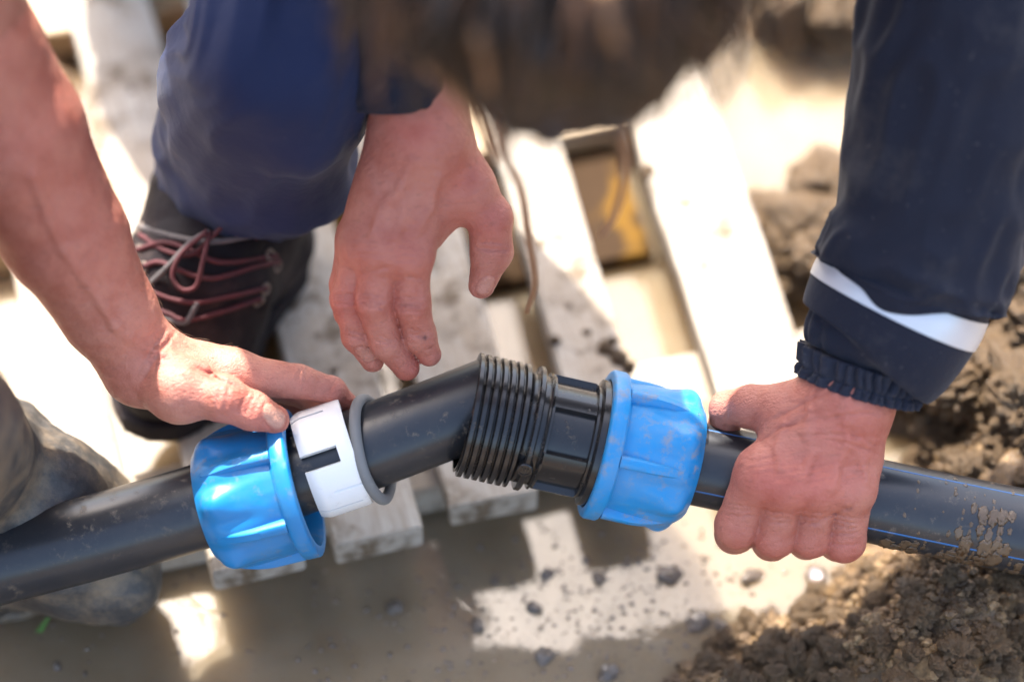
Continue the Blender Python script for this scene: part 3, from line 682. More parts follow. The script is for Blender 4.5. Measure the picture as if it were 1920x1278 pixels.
gB = [(J(470, 752, 150, 1)[0], DIR(1, .35, .1), .0009, .0008, .010), (J(482, 757, 148, 1)[0], DIR(1, .35, .1), .0008, .0007, .010), (J(458, 748, 150, 1)[0], DIR(1, .35, .1), .0008, .0006, .010),
      (J(425, 740, 160, 1)[0], DIR(1, .2, .1), .001, .0007, .012), (J(412, 735, 160, 1)[0], DIR(1, .2, .1), .001, .0006, .012), (J(395, 705, 120, 1)[0], DIR(.5, -1, .1), .0011, .0009, .013), (J(410, 712, 110, 1)[0], DIR(.4, -1, .1), .001, .0008, .014),
      (J(300, 660, 130, 1)[0], DIR(1, .6, .0), .0012, .0009, .024), (J(288, 650, 130, 1)[0], DIR(1, .6, .0), .0012, .0007, .022), (J(562, 700, 42, 1)[0], DIR(1, .2, 0), .0009, .0007, .010), (J(574, 704, 38, 1)[0], DIR(1, .2, 0), .0009, .0006, .010), (J(624, 722, 10, 1)[0], DIR(1, .4, 0), .0008, .0006, .008)]
bB = [(J(420, 742, 132, 34), .008), (J(335, 728, 118, 44), .012)]
nB = [(J(514, 778, 124, 1)[0], DIR(.18, -.42, .85), DIR(1, .42, -.1), .0072, .0056)]
fieldB, NSB = hand_field(fB, pB, (), (), (), bumps=bB)
vB = [vein(fieldB, uv, r) for uv, r in ((((215, 610), (265, 650), (320, 668), (385, 690)), .0021), (((120, 470), (170, 540), (215, 610)), .0022), (((60, 330), (90, 410), (120, 470)), .0022))]
fieldB, NSB = hand_field(fB, pB, vB, settle(fieldB, gB), [(onsurf(fieldB, q[0]),)+q[1:] for q in nB], bumps=bB)
lo, hi = bounds(fB+[pB[0], pB[4], [J(268, 680, 45, 74), J(205, 585, 110, 88)], [J(-40, 170, 370, 150), J(-60, 100, 400, 150)]], .004)
VB, FB = nets(fieldB, lo, hi, .0015)
TB = tinted(VB, NSB, [(J(420, 745, 150, 1)[0], .016, .5), (J(476, 770, 140, 1)[0], .014, .7), (J(520, 790, 110, 1)[0], .012, .7), (J(400, 700, 110, 1)[0], .016, .9), (J(640, 740, -30, 1)[0], .016, .8), (J(560, 735, 10, 1)[0], .014, .7), (J(150, 450, 280, 1)[0], .06, .5), (J(20, 200, 420, 1)[0], .06, .6), (J(250, 700, 100, 1)[0], .03, .4)], [])

# ------------------------------------------------------------------ bodies (coarser where clothes or the frame hide them)
def W(x, y, z, r): return (np.array([x, y, z], float), r)
def body_field(chs, k=.03):
    def f(p):
        d = None
        for c in chs:
            q = chain(p, c, .03); d = q if d is None else smin(d, q, k)
        return d
    return f
def body_mesh(chs, h=.011, k=.03, extra=None):
    f0 = body_field(chs, k); f = f0 if extra is None else (lambda p: extra(p, f0(p)))
    lo, hi = bounds(chs, .03); return nets(f, lo, hi, h, 1)

HD, _ = J(1050, -45, 0, 1); HD = P(1050, -45, 1.075)
sl_el = P(1848, -270, 1.30); sl_sh = HD+np.array([.13, .31, .10])
sr_el = P(700, -190, 1.335); sr_sh = HD+np.array([-.165, .25, .11])
nk = HD+np.array([-.07, .15, .10]); hipA = np.array([-.21, .50, .68]); kneeA = P(510, 70, 1.335)
hl, hr = hipA+[.05, .0, 0], hipA+[-.06, 0, 0]
headA = [[(HD+np.array([0, .015, .0]), .072), (HD+np.array([0, .035, -.05]), .060)], [(HD+np.array([0, .06, -.06]), .045), (HD+np.array([0, .09, -.065]), .034)], [(HD+np.array([0, .06, .02]), .055), (nk, .06)]]
def faceA(p, d):
    fwd = np.array([0, .15, -.989]); up = np.array([0, .989, .15]); c = HD+np.array([0, .03, -.03])
    for sx in (-1, 1):
        d = np.maximum(d, -(np.linalg.norm(p-(c+fwd*.075+np.array([sx*.031, 0, 0])-up*.01), axis=-1)-.014))
        d = smin(d, np.linalg.norm(p-(c+fwd*.064+np.array([sx*.031, 0, 0])-up*.01), axis=-1)-.012, .004)
        d = smin(d, np.linalg.norm((p-(c+np.array([sx*.072, .02, 0])))/np.array([.4, 1, 1]), axis=-1)*.5-.012, .006)
    d = smin(d, cone(p, c+fwd*.066-up*.012, c+fwd*.088+up*.03, .007, .012), .008)
    return smin(d, cone(p, c+fwd*.066+up*.055+np.array([-.018, 0, 0]), c+fwd*.066+up*.055+np.array([.018, 0, 0]), .006, .006), .005)
torsoA = [[(nk, .07), (nk*.35+hipA*.65, .12), (hipA, .10)], [(sl_sh, .065), (nk, .06), (sr_sh, .065)], [(hl, .085), (hr, .085)],
          [(sl_sh, .05), (sl_el, .030), J(1720, 430, 160, 70)], [(sr_sh, .05), (sr_el, .028), J(770, 110, 215, 70)],
          [(hr, .075), (kneeA, .018), (Z(470, 330, .16), .024), (Z(420, 450, .10), .035)]]
kneeL = np.array([-.27, .50, .20]); ankL = np.array([-.27, .88, .07])
torsoA += [[(hl, .085), (kneeL, .058), (ankL, .045)]]
VT, FT = body_mesh(headA+torsoA, .011, .012, faceA)
VV, FF = join((VA, FA), (VC, FC), (VT, FT))
pAo = thing('person', (hipA[0], hipA[1], 0), 'worker opposite in navy work clothes bent over with brown hair, fist gripping the pipe', 'person', 'workers joining the pipe')
obj('body', VV, FF, SKIN_A, pAo, tint=np.concatenate([TA, TC, np.ones((len(VT), 3))]))

# jacket
def folds(seed, amp, cuff=None):
    def d(t, th):
        x = np.stack([np.cos(th)*1.6+t*1.5, np.sin(th)*1.6-t*2.2, np.full_like(th, t*7)], -1)
        a = fbm(x, 3, seed); b = 1-np.abs(vnoise(x*1.9+5, seed+9))*2
        x2 = np.stack([th/np.pi*1.0+t*9, np.cos(th)*.8, np.full_like(th, t*3.0)], -1)
        return 1+amp*(.6*a+.55*b+.5*vnoise(x2, seed+3))
    return d
def row(u, v, w, ra, rb):
    p, r = J(u, v, w, 1); return np.r_[p, ra*r, rb*r]
cuff_rows = [row(1606, 733, 112, 114, 86), row(1614, 708, 117, 116, 90), row(1624, 676, 124, 122, 97)]
low_rows = [row(1624, 684, 122, 108, 84), row(1632, 666, 125, 136, 108), row(1648, 645, 130, 158, 128), row(1682, 580, 142, 170, 138), row(1705, 530, 152, 168, 136), row(1722, 480, 160, 160, 130)]
up_rows = [row(1694, 560, 146, 156, 126), row(1698, 550, 148, 174, 146), row(1710, 515, 155, 184, 152), row(1745, 400, 182, 184, 156), row(1785, 200, 232, 192, 160), row(1820, 0, 290, 196, 166), row(1848, -250, 375, 190, 165), np.r_[(sl_el+sl_sh)/2, .075, .075], np.r_[sl_sh, .085, .085]]
pj = body_mesh([[(nk, .10), (nk*.35+hipA*.65, .105), (hipA+[0, 0, .0], .10)], [(sl_sh, .09), (nk, .09), (sr_sh, .09)]], .014, .05, lambda p, d: d+.012*fbm(p*9, 3, 5))
lowS = loft(low_rows, 70, 150, lambda t, th: (1+.03*np.sin(th*3+1+t*2)+.02*vnoise(np.stack([np.cos(th)*2, np.sin(th)*2, th*0+t*2], -1), 5))*(1+(.075*(1-smooth(.0, .36, t)))*(np.abs(np.sin(th*8.5+1.2*np.sin(th*3)))-.5+.5*np.sin(th*5+2)*np.sin(th*13))))
def lipd(t, th):
    e = folds(47, .095)(t, th); lip = 1-.10*(1-smooth(0, .035, t)); return e*lip
def up_loft():
    V, f = loft(up_rows, 120, 150, lipd)
    V = V.reshape(120, 150, 3); th = np.linspace(0, 2*np.pi, 150, endpoint=False); T = V[20].mean(0)-V[0].mean(0); T /= np.linalg.norm(T)
    sh = .007-.0165*np.exp(-(((th-R(78)+np.pi) % (2*np.pi)-np.pi)/.42)**2)+.010*np.exp(-(((th-R(165)+np.pi) % (2*np.pi)-np.pi)/.6)**2)                      # the overhanging fold droops unevenly round the arm
    for i in range(30): V[i] += (T*sh[:, None])*(1-smooth(0, 1, i/30.))
    return V.reshape(-1, 3), f
upS = up_loft()
r_rows = [row(752, 196, 196, 92, 84), row(750, 170, 204, 104, 94), row(742, 110, 218, 118, 104), row(728, 0, 245, 124, 112), row(705, -180, 300, 124, 116), np.r_[(sr_el+sr_sh)/2, .075, .075], np.r_[sr_sh, .085, .085]]
rS = loft(r_rows, 90, 96, folds(77, .05))
jk = obj('jacket', *join(pj, lowS, upS, rS), NAVY, pAo)
def cuffd(t, th):
    w = th+.10*np.sin(th*3+1)+.06*vnoise(np.stack([np.cos(th)*5, np.sin(th)*5, th*0+t*2.2], -1), 4)
    ga = np.abs(np.sin(w*17))**.8-.55+.5*(np.abs(np.sin(w*9+.7))-.6)
    hem = math.exp(-((t-.06)/.09)**2); row2 = math.exp(-((t-.42)/.06)**2)
    return 1+.15*ga*(1-.5*hem-.5*row2)+.03*hem-.03*row2
V, f = loft(cuff_rows, 34, 300, cuffd); obj('cuff', V, f, NAVY_CUFF, jk)
LV = lowS[0].reshape(70, 150, 3)[40:53]; LC = LV.mean(1, keepdims=True); V = LC+(LV-LC)*1.012
n, m = 13, 150
f = [[i*m+j, i*m+(j+1) % m, (i+1)*m+(j+1) % m, (i+1)*m+j] for i in range(n-1) for j in range(m)]
obj('reflective_band', V.reshape(-1, 3), f, REFLECT, jk)

# trousers and boots of the opposite worker
def zrow(u, v, z, ra, rb):
    p = Z(u, v, z); s = depth(p)/F; return np.r_[p, ra*s, rb*s]
def drow(u, v, d, ra, rb): return np.r_[P(u, v, d), ra*d/F, rb*d/F]
leg_rows = [drow(425, 405, 1.545, 128, 105), drow(440, 350, 1.525, 150, 125), drow(474, 270, 1.48, 190, 150), drow(500, 170, 1.40, 200, 165), drow(522, 75, 1.345, 180, 165), drow(532, -30, 1.37, 165, 165), drow(548, -160, 1.45, 165, 170), np.r_[(hr+P(548, -160, 1.45))/2, .07, .07], np.r_[hr, .085, .085]]
legm = loft(leg_rows, 160, 130, lambda t, th: folds(13, .09)(t, th)+.045*math.exp(-((t-.28)/.22)**2)*np.sin(34*t+1.6*np.sin(th+.8)+1.5*vnoise(np.stack([np.cos(th)*1.5, np.sin(th)*1.5, th*0+t*6], -1), 6)))
legl = loft([np.r_[hl, .085, .085], np.r_[(hl+kneeL)/2, .085, .085], np.r_[kneeL, .07, .07], np.r_[(kneeL+ankL)/2, .062, .062], np.r_[ankL, .058, .058]], 60, 60, folds(15, .06))
hipm = body_mesh([[(hl, .08), (hr, .08)]], .02)
trA = obj('trousers', *join(legm, legl, hipm), BLUE_TROUSER, pAo)
V, f = loft([np.r_[q[:3], q[3]*1.05, q[4]*1.05] for q in (drow(531, -12, 1.363, 160, 170), drow(536, -45, 1.377, 160, 170), drow(540, -90, 1.40, 161, 170))], 20, 100, None, cap=False)
obj('reflective_stripe', V, f, REFLECT, trA)

from mathutils.bvhtree import BVHTree
BV = [None]
def boot(name, mat, toe, ball, inst, ank, shaft, parent, sole_mat, zg, label=None, h=.003):
    chs = [[toe, ball, inst, ank], [ank, shaft]]
    heel = (np.array([ank[0][0]+(ank[0][0]-ball[0][0])*.25, ank[0][1]+(ank[0][1]-ball[0][1])*.25, zg+.035]), ank[1]*.85)
    chs += [[ank, heel], [heel, ball]]
    def f(p):
        d = body_field(chs, .02)(p); d = d+.0022*fbm(p*45, 3, 6)+.0014*vnoise(p*20, 2)
        return np.maximum(d, zg-p[..., 2])
    lo, hi = bounds(chs, .006); V, F_ = nets(f, lo, hi, h, 1); o = obj(name, V, F_, mat, parent); BV[0] = BVHTree.FromPolygons(V.tolist(), F_.tolist())
    if label: o['label'] = label
    def fs(p):
        q = p.copy(); q[..., 2] = np.clip(q[..., 2], zg+.02, None)
        d = body_field([[toe, ball, inst], [heel, ball]], .02)(q)-.004; tr = .0012*np.sin(p[..., 0]*600)*np.sin(p[..., 1]*600)
        return np.maximum(np.maximum(d+tr, zg-p[..., 2]), p[..., 2]-(zg+.017))
    V, F_ = nets(fs, lo-.006, hi+.006, .0035, 0); obj('sole', V, F_, sole_mat, o, sharp=40)
    return o
tA = JZ(292, 712, .085, 78); bA_ = JZ(338, 620, .105, 110); iA = JZ(386, 500, .135, 118); kA = JZ(430, 380, .15, 125)
bt = boot('boot', LEATHER, tA, bA_, iA, kA, (kA[0]+np.array([.01, .02, .03]), .036), pAo, LEATHER, .057, 'dark leather work boot with loose red and grey laces')
def on_boot(u, v):                                          # laces lie on the instep
    d = Vector(ray(u, v)); h = BV[0].ray_cast(Vector(CAM), d)
    return np.array(h[0]) if h[0] is not None else P(u, v, 1.56)
def lace(pts, m, r=.0016): V, f = tube([on_boot(u, v)+np.array([0, -.001, .0015+max(dz, 0)]) for u, v, dz in pts], r, 46, 7); obj('lace', V, f, m, bt)
lace([(260, 425, -.01), (330, 445, 0), (400, 462, .004), (470, 455, .006), (540, 430, -.002)], LACE_GREY, .0020)
lace([(255, 470, -.01), (310, 455, 0), (365, 480, .004), (420, 500, .004), (520, 480, -.004)], LACE_RED, .0018)
lace([(262, 440, -.01), (310, 470, .0), (360, 490, .006), (395, 470, .01), (420, 450, .012), (450, 430, .016), (490, 425, .014), (500, 445, .01), (480, 460, .006)], LACE_RED)
lace([(285, 530, .0), (320, 510, .006), (360, 480, .012), (398, 462, .014)], LACE_GREY, .0020)
lace([(398, 462, .014), (385, 520, .014), (372, 560, .012), (345, 566, .012), (328, 540, .012), (345, 500, .012), (395, 465, .016)], LACE_RED)
lace([(270, 500, -.006), (300, 492, 0), (340, 515, .004), (400, 530, .004), (480, 500, .0), (525, 490, -.008)], LACE_RED, .0018)
lace([(270, 540, -.006), (320, 560, .0), (370, 575, .004), (440, 560, .003), (500, 540, -.006)], LACE_RED, .0017)
lace([(285, 590, -.006), (320, 600, .0), (352, 608, .003), (372, 575, .004)], LACE_GREY, .0020)
lace([(275, 575, -.006), (315, 588, .0), (350, 606, .003), (420, 590, .003), (490, 560, -.006)], LACE_RED, .0018)
for u, v in ((262, 428), (258, 470), (268, 502), (272, 540), (284, 590), (506, 478), (520, 500), (498, 542), (486, 566)):
    d = Vector(ray(u, v)); h = BV[0].ray_cast(Vector(CAM), d)
    if h[0] is None: continue
    n = np.array(h[1]); n = n if n@ray(u, v) < 0 else -n
    V, f = lathe(np.array(h[0])-n*.0005, n, [(0, .0045), (.0014, .0040), (.0014, .0026), (0, .0022)], 18); obj('eyelet', V, f, NAIL, bt)
boot('boot', LEATHER, (ankL+np.array([.0, .16, .0]), .04), (ankL+np.array([0, .10, .01]), .045), (ankL+np.array([0, .05, .01]), .05), (ankL, .055), (ankL+np.array([0, -.1, .01]), .05), pAo, LEATHER, .0, h=.006)

# hair: a full head of thick strands with loose hanging locks
def hair():
    ms = []; ls = []; V, f = nets(lambda p: smin(np.linalg.norm((p-HD-np.array([0, .012, .01]))/np.array([1, 1.05, 1]), axis=-1)-.084, np.linalg.norm(p-HD-np.array([-.0, .09, .03]), axis=-1)-.07, .03)+.008*fbm(p*40, 3, 1), HD-.19, HD+.19, .006, 1)
    keep = np.array([not (V[q].mean(0)[2]-HD[2] < -.062) for q in f]); ms.append((V, f[keep]))
    crown = HD+np.array([-.005, .02, .092])
    for i in range(620):
        th = rng.uniform(0, 2*np.pi); ph0 = rng.uniform(.05, .5); ph1 = ph0+rng.uniform(.9, 1.55); pts = []
        tw = rng.normal(0, .35); rr = .087+rng.uniform(0, .012)
        for k in range(6):
            q = k/5; ph = ph0+(ph1-ph0)*q; t = th+tw*q
            pts.append(HD+np.array([0, .012, .01])+(rr+.007*math.sin(q*5+i)+.020*q*q*rng.uniform(-.2, 1))*np.array([math.sin(ph)*math.cos(t), math.sin(ph)*math.sin(t), math.cos(ph)]))
        (ls if i % 5 == 0 else ms).append(tube(pts, rng.uniform(.0014, .0036), 14, 5, lambda q: 1-.75*q))
    return join(*ms), join(*ls)
hm, hlm = hair(); hr_o = obj('hair', *hm, HAIR, pAo); obj('lighter_strands', *hlm, HAIR_L, hr_o)
def lockd(rows, r, m): V, f = tube([P(u, v, d) for u, v, d in rows], r, 40, 7, lambda q: 1-.55*q*q); obj('hair_lock', V, f, m, hr_o)
lockd([(1130, -30, .975), (1150, 60, .985), (1160, 130, 1.02), (1166, 220, 1.08), (1172, 320, 1.16), (1152, 400, 1.22), (1128, 440, 1.26)], .0034, HAIR_T)
lockd([(900, 60, 1.0), (925, 190, 1.05), (935, 270, 1.12), (975, 350, 1.2), (990, 440, 1.27), (1003, 530, 1.33), (988, 585, 1.36)], .0034, HAIR_T)
lockd([(740, -20, 1.02), (760, 80, 1.03), (850, 170, 1.06), (890, 230, 1.09), (925, 300, 1.16)], .0034, HAIR_T)
lockd([(1000, -60, .97), (985, 60, .98), (965, 150, 1.0), (958, 240, 1.06), (952, 330, 1.13)], .0024, HAIR)

# ------------------------------------------------------------------ worker at left
elB = P(-170, -60, D0-510/PX); shB = elB+np.array([-.22, -.10, .26]); nkB = shB+np.array([-.20, -.04, .07]); hipB = nkB+np.array([-.18, -.36, -.25])
hipB[2] = max(.5, hipB[2])
hdB = nkB+np.array([.09, .06, .12]); sh2 = nkB+np.array([-.12, -.22, -.03])
ankB = JZ(-120, 905, .12, 150)[0]; kneeB = ankB+np.array([-.08, -.02, .40])
ank2 = ankB+np.array([-.25, -.35, 0]); knee2 = ank2+np.array([.0, .1, .42])
chB = [[(hdB+[0, 0, .03], .08), (hdB+[.03, .02, -.04], .062)], [(hdB, .06), (nkB, .06)], [(nkB, .08), (hipB, .14)], [(shB, .06), (nkB, .06), (sh2, .06)], [(shB, .056), (elB, .046), J(-40, 170, 372, 150)],
       [(sh2, .055), (sh2+np.array([.1, -.05, -.28]), .045), (sh2+np.array([.2, .08, -.45]), .035)],
       [(hipB+[.08, .08, 0], .09), (kneeB, .06), (ankB, .045)], [(hipB+[-.08, -.08, 0], .09), (knee2, .06), (ank2, .045)]]
def faceB(p, d):
    c = hdB; d = smin(d, cone(p, c+np.array([.08, .03, .02]), c+np.array([.098, .03, -.02]), .008, .012), .008)
    for s in (-1, 1): d = smin(d, np.linalg.norm(p-(c+np.array([-.01, .075*s, -.005])), axis=-1)-.018, .008)
    return d
VT, FT = body_mesh(chB, .012, .03, faceB)
pBo = thing('person', (hipB[0], hipB[1], 0), 'worker at left with a bare forearm, thumb resting on the loose blue nut', 'person', 'workers joining the pipe')
obj('body', *join((VB, FB), (VT, FT)), SKIN_B, pBo, tint=np.concatenate([TB, np.ones((len(VT), 3))]))
obj('shirt', *body_mesh([[(nkB+[0, 0, -.03], .10), (hipB, .165)], [(shB, .08), (nkB, .075), (sh2, .08)], [(shB, .075), (shB*.6+elB*.4, .07)], [(sh2, .075), (sh2+np.array([.05, -.02, -.14]), .07)]], .014, .04, lambda p, d: d+.008*fbm(p*10, 3, 4)), SHIRT, pBo)
obj('trousers', *join(loft([np.r_[hipB+[.08, .08, 0], .11, .11], np.r_[kneeB, .08, .08], np.r_[ankB+[0, 0, .2], .075, .075]], 50, 50, folds(3, .05)), loft([np.r_[hipB+[-.08, -.08, 0], .11, .11], np.r_[knee2, .08, .08], np.r_[ank2+[0, 0, .2], .075, .075]], 50, 50, folds(4, .05))), BLUE_TROUSER, pBo)
obj('hair', *nets(lambda p: np.linalg.norm(p-hdB-np.array([-.012, 0, .035]), axis=-1)-.09+.004*fbm(p*50, 2, 4), hdB-.12, hdB+[.12, .12, .16], .01, 1), HAIR, pBo)
boot('rubber_boot', WELLY, JZ(222, 1092, .055, 72), JZ(150, 1022, .065, 112), JZ(70, 945, .105, 118), JZ(-70, 890, .11, 150), (JZ(-190, 700, .40, 165)), pBo, WELLY, -.012, 'muddy grey rubber boot standing in the puddle behind the left pipe')
boot('rubber_boot', WELLY, (ank2+[.16, .08, -.06], .035), (ank2+[.10, .05, -.05], .042), (ank2+[.05, .02, -.01], .045), (ank2, .05), (ank2+[0, .02, .28], .055), pBo, WELLY, -.012, h=.007)
# fine hairs along the forearm and wrist
cu = bpy.data.curves.new('arm_hair', 'CURVE'); cu.dimensions = '3D'; cu.bevel_depth = .00011; cu.bevel_resolution = 0; cu.materials.append(HAIR_ARM)
sel = np.where((VB @ RT < P(440, 690, 1.4) @ RT))[0]
grd = lambda p: np.array([(fieldB(p+np.eye(3)[a]*.001)-fieldB(p-np.eye(3)[a]*.001)) for a in range(3)]).T
pick = rng.choice(sel, 1600, replace=False); pp = VB[pick]; gn = grd(pp); gn /= np.linalg.norm(gn, axis=1)[:, None]+1e-9
along = DIR(.6, .8, -.25)
for p, n in zip(pp, gn):
    if n @ (-DN) < .15 or rng.random() > .8: continue
    a = along+rng.normal(0, .25, 3); a -= n*(a@n); a /= np.linalg.norm(a); L = rng.uniform(.004, .009)
    s = cu.splines.new('POLY'); s.points.add(3)
    for k in range(4):
        t = k/3; q = p+n*(L*(.55*t-.35*t*t))+a*L*t; s.points[k].co = (*(q-org_of(pBo)), 1); s.points[k].radius = 1-.7*t
ao = bpy.data.objects.new('arm_hair', cu); COL.objects.link(ao); ao.parent = pBo; ao['kind'] = 'stuff'

# ------------------------------------------------------------------ clods, pebbles, crumbs, grass
def ico(sub):
    bm = bmesh.new(); bmesh.ops.create_icosphere(bm, subdivisions=sub, radius=1); v = np.array([q.co[:] for q in bm.verts]); f = np.array([[q.index for q in p.verts] for p in bm.faces]); bm.free(); return v, f
def lump(seed, sub=4, amp=.28, sq=(1, .85, .7)):
    v, f = ico(sub); n = .55*fbm(v*1.6+seed*7.3, 2, seed)+.45*np.abs(fbm(v*3.7+seed*3.1, 4, seed+30, .62))-.15
    n = n+.22*np.abs(fbm(v*7.1+seed, 4, seed+60, .65))
    return v*(1+amp*n)[:, None]*np.array(sq), f
def mesh_of(name, v, f, m):
    me = bpy.data.meshes.new(name); me.from_pydata(v.tolist(), [], f.tolist()); me.polygons.foreach_set('use_smooth', [True]*len(me.polygons)); me.materials.append(m); me.update(); return me
CL = [mesh_of('clod', *lump(i, 5, .75, (1, .85+.1*(i % 3), .62+.08*(i % 4))), SOIL) for i in range(8)]
def berry(seed):                                             # a knobbly wet lump
    r = np.random.default_rng(seed); v, f = ico(4); c = r.normal(size=(14+seed % 9, 3)); c /= np.linalg.norm(c, axis=1)[:, None]; rad = r.uniform(.3, .6, len(c))
    d = np.linalg.norm(v[:, None]-c[None], axis=2); b = np.max(np.sqrt(np.clip(rad[None]**2-d*d, 0, None)), axis=1)
    return v*(.72+.55*b+.05*fbm(v*6, 3, seed))[:, None]*np.array([1, r.uniform(.55, .95), .6]), f
PB = [mesh_of('pebble', *berry(40+i), PEB) for i in range(8)]
def put(name, me, u, v, z, size, label, cat, group, sink=.35):
    p = Z(u, v, z); s = size*depth(p)/F; o = bpy.data.objects.new(name, me); COL.objects.link(o)
    q = max(z, float(ground_h(np.array([p[0]]), np.array([p[1]]))[0])) if name == 'soil_clod' else z
    o.location = (p[0], p[1], q+s*(.6-sink)); o.scale = (s, s, s*random.uniform(.8, 1.1)); o.rotation_euler = (random.uniform(-.3, .3), random.uniform(-.3, .3), random.uniform(0, 6.28))
    return tag(o, label, cat, group)
BIG = [(1825, 790, 95, 'largest pale crumbly soil clod at the right edge behind the pipe'), (1880, 615, 85, 'dark rough soil clod beneath the reflective sleeve band at right'), (1765, 640, 60, 'shaded brown clod tucked just below the navy sleeve'),
       (1890, 880, 60, 'pale soil lump resting against the far side of the striped pipe'), (1905, 700, 70, 'ochre soil lump above the largest crumbly clod'), (1520, 470, 72, 'smooth pale mud lump in the puddle left of the navy sleeve'),
       (1450, 425, 48, 'brown mud lump beside the rightmost pallet slat'), (1555, 385, 60, 'glistening mud lump touching the sleeve edge above the pale lump'), (1500, 520, 42, 'small dark mud lump under the smooth pale lump'),
       (1490, 20, 55, 'blurred brown mud lump at the top edge of the puddle'), (1570, 45, 45, 'blurred wet mud lump at the top beside the sleeve'), (1800, 700, 40, 'dark clod wedged between sleeve and crumbly clod'), (1770, 850, 42, 'wet brown clod at the waterline above the striped pipe')]
for i, (u, v, s, lb) in enumerate(BIG): put('soil_clod', CL[i % 8], u, v, .02, s*1.25, lb, 'soil clod', 'large soil clods', .3)
k = 0
for zone, n, (u0, u1, v0, v1), (s0, s1), lb in (('r', 60, (1700, 1960, 540, 930), (12, 38), 'small ochre soil clod heaped on the right bank behind the pipe'), ('s', 26, (1395, 1600, 350, 560), (9, 26), 'small wet mud clod heaped between slat and navy sleeve'),
                                                 ('t', 18, (1400, 1620, -20, 60), (12, 28), 'blurred mud clod along the far edge of the puddle'), ('b', 110, (1290, 1960, 1060, 1300), (9, 30), 'crumbly brown soil clod on the near bank below the striped pipe')):
    c = 0; tries = 0
    while c < n and tries < 4000:
        tries += 1; u, v = random.uniform(u0, u1), random.uniform(v0, v1); p = Z(u, v, .01); h = float(ground_h(np.array([p[0]]), np.array([p[1]]))[0])
        if h < -.002: continue
        put('soil_clod', CL[(k*5+c) % 8], u, v, max(0, h), s0+(s1-s0)*random.random()**2, lb, 'soil clod', lb.replace('small ', '').replace(' clod', ' clods'), .3); c += 1; k += 1
PEBS = [(1256, 1080, 34, 'round wet lump in bright water below the right blue nut'), (1410, 1082, 36, 'flat dark wet lump in the water under the fist'), (1528, 1080, 34, 'wet lump at the edge of the soil bank under the knuckles'), (1026, 1078, 20, 'small grey wet lump in brown water below the coupling'),
        (895, 1172, 26, 'wet pebble cluster left of centre in the brown water'), (1000, 1140, 26, 'knobbly grey lump right of the pebble cluster in brown water'), (1020, 1232, 28, 'grey knobbly lump nearest the lower edge of the brown water'), (742, 1138, 26, 'pale wet lump alone in brown water below the white ring'),
        (1140, 1262, 30, 'glossy lump at the lower edge beside the soil bank'), (590, 1094, 11, 'tiny dark lump in pale water right of the left nut'), (928, 1088, 14, 'tiny dark lump in brown water below the threads'), (1122, 1085, 22, 'small lump on the border of brown and bright water'),
        (1310, 1168, 36, 'dark wet lump where the soil bank meets the bright water'), (1352, 1176, 30, 'dark wet lump second from the water on the soil bank'), (1445, 1150, 26, 'glinting wet lump on the soil bank edge below the flat lump'), (1100, 1050, 11, 'speck of mud near the slat reflection'), (108, 1248, 14, 'grey pebble in dark water at the bottom left'), (160, 1262, 10, 'tiny pebble in dark water at the bottom left edge')]
for i, (u, v, s, lb) in enumerate(PEBS):
    put('wet_lump', PB[i % 8], u, v, 0, s*.78, lb, 'mud lump', 'wet lumps in the puddle', .5)
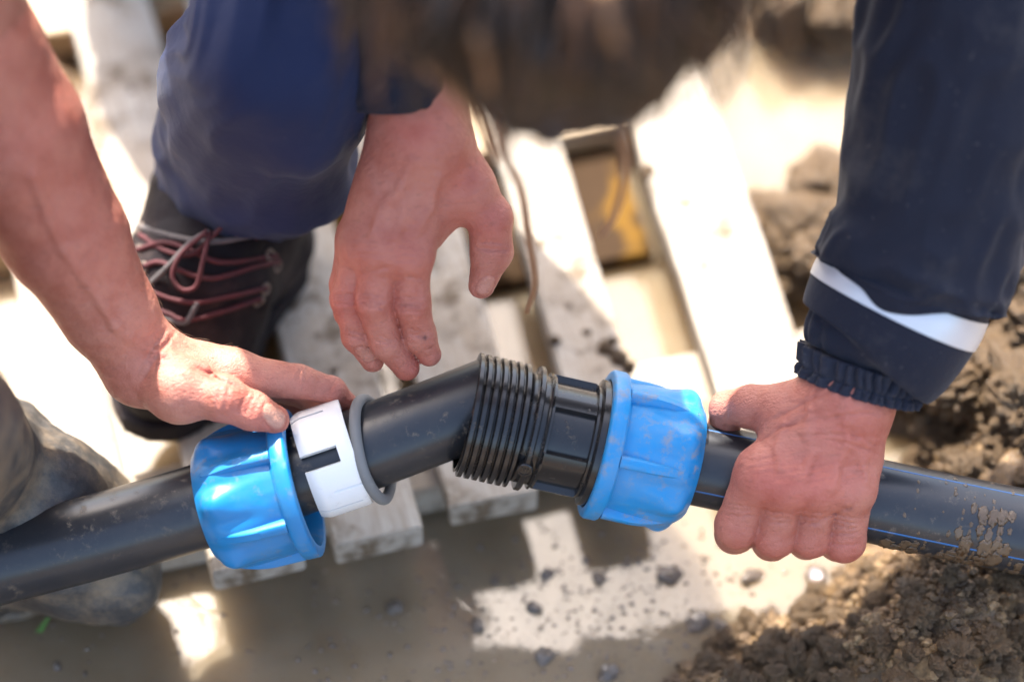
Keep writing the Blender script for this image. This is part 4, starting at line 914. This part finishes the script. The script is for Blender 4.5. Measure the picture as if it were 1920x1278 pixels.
# loose crumbs of soil: one mass
v0, f0 = ico(1); VV = []; FF = []; n = 0
for _ in range(26000):
    u, v = random.choice(((random.uniform(1200, 2000), random.uniform(1040, 1320)),)*3+((random.uniform(1690, 2000), random.uniform(500, 950)), (random.uniform(1380, 1620), random.uniform(330, 580))))
    p = Z(u, v, .012); h = float(ground_h(np.array([p[0]]), np.array([p[1]]))[0])
    if h < -.0015: continue
    s = .0009+.0032*random.random()**3; q = v0*(1+.35*rng.uniform(-1, 1, (len(v0), 1)))*s*np.array([1, random.uniform(.6, 1), random.uniform(.6, 1)])
    VV.append(q+np.array([p[0], p[1], h+s*.35])); FF.append(f0+n); n += len(v0)
    if len(VV) > 8000: break
tag(obj('soil_crumbs', np.concatenate(VV), np.concatenate(FF), SOIL, flat=True), 'loose crumbs of brown soil scattered over the muddy banks', 'soil', kind='stuff')
v0, f0 = ico(1); VV = []; FF = []; n = 0
for _ in range(1500):
    if random.random() < .65: u, v = random.gauss(1090, 230), random.gauss(1120, 80)
    else: u, v = random.uniform(0, 1500), random.uniform(1000, 1290)
    s = .0004+.0016*random.random()**4; p = Z(u, v, 0); q = v0*(1+.3*rng.uniform(-1, 1, (len(v0), 1)))*s*np.array([1.2, random.uniform(.6, 1.2), .5]); VV.append(q+p); FF.append(f0+n); n += len(v0)
tag(obj('silt_specks', np.concatenate(VV), np.concatenate(FF), PEB), 'tiny specks of wet silt floating on the puddle', 'silt', kind='stuff')
# mud stuck on slats
sp = [(1215, 325, 17), (1345, 610, 10), (1400, 600, 6), (1320, 505, 9), (1135, 655, 15), (1160, 672, 14), (1180, 690, 12), (1040, 640, 9), (1100, 625, 8), (1065, 575, 6), (620, 700, 10), (1150, 640, 8)]
for i, (u, v, s) in enumerate(sp):
    o = put('mud_crumb', CL[i % 8], u, v, .056, s, 'small crumb of mud stuck on a pallet slat', 'mud crumb', 'mud crumbs on the slats', .45)
# blade of grass
g0 = Z(72, 1190, .0); V = []; f = []
for i in range(7):
    t = i/6; w = .0022*(1-t)+.0002; c = g0+np.array([.012*t, .002+.006*t, .022*t*(1-.25*t)]); V += [c+[-w, 0, 0], c+[0, 0, .0006], c+[w, 0, 0]]
for i in range(6): f += [[i*3, i*3+1, i*3+4, i*3+3], [i*3+1, i*3+2, i*3+5, i*3+4]]
tag(obj('grass_blade', np.array(V), f, GREEN), 'single green grass blade in dark water below the rubber boot', 'grass blade')
for o in bpy.data.objects:
    if 'org' in o.keys(): del o['org']
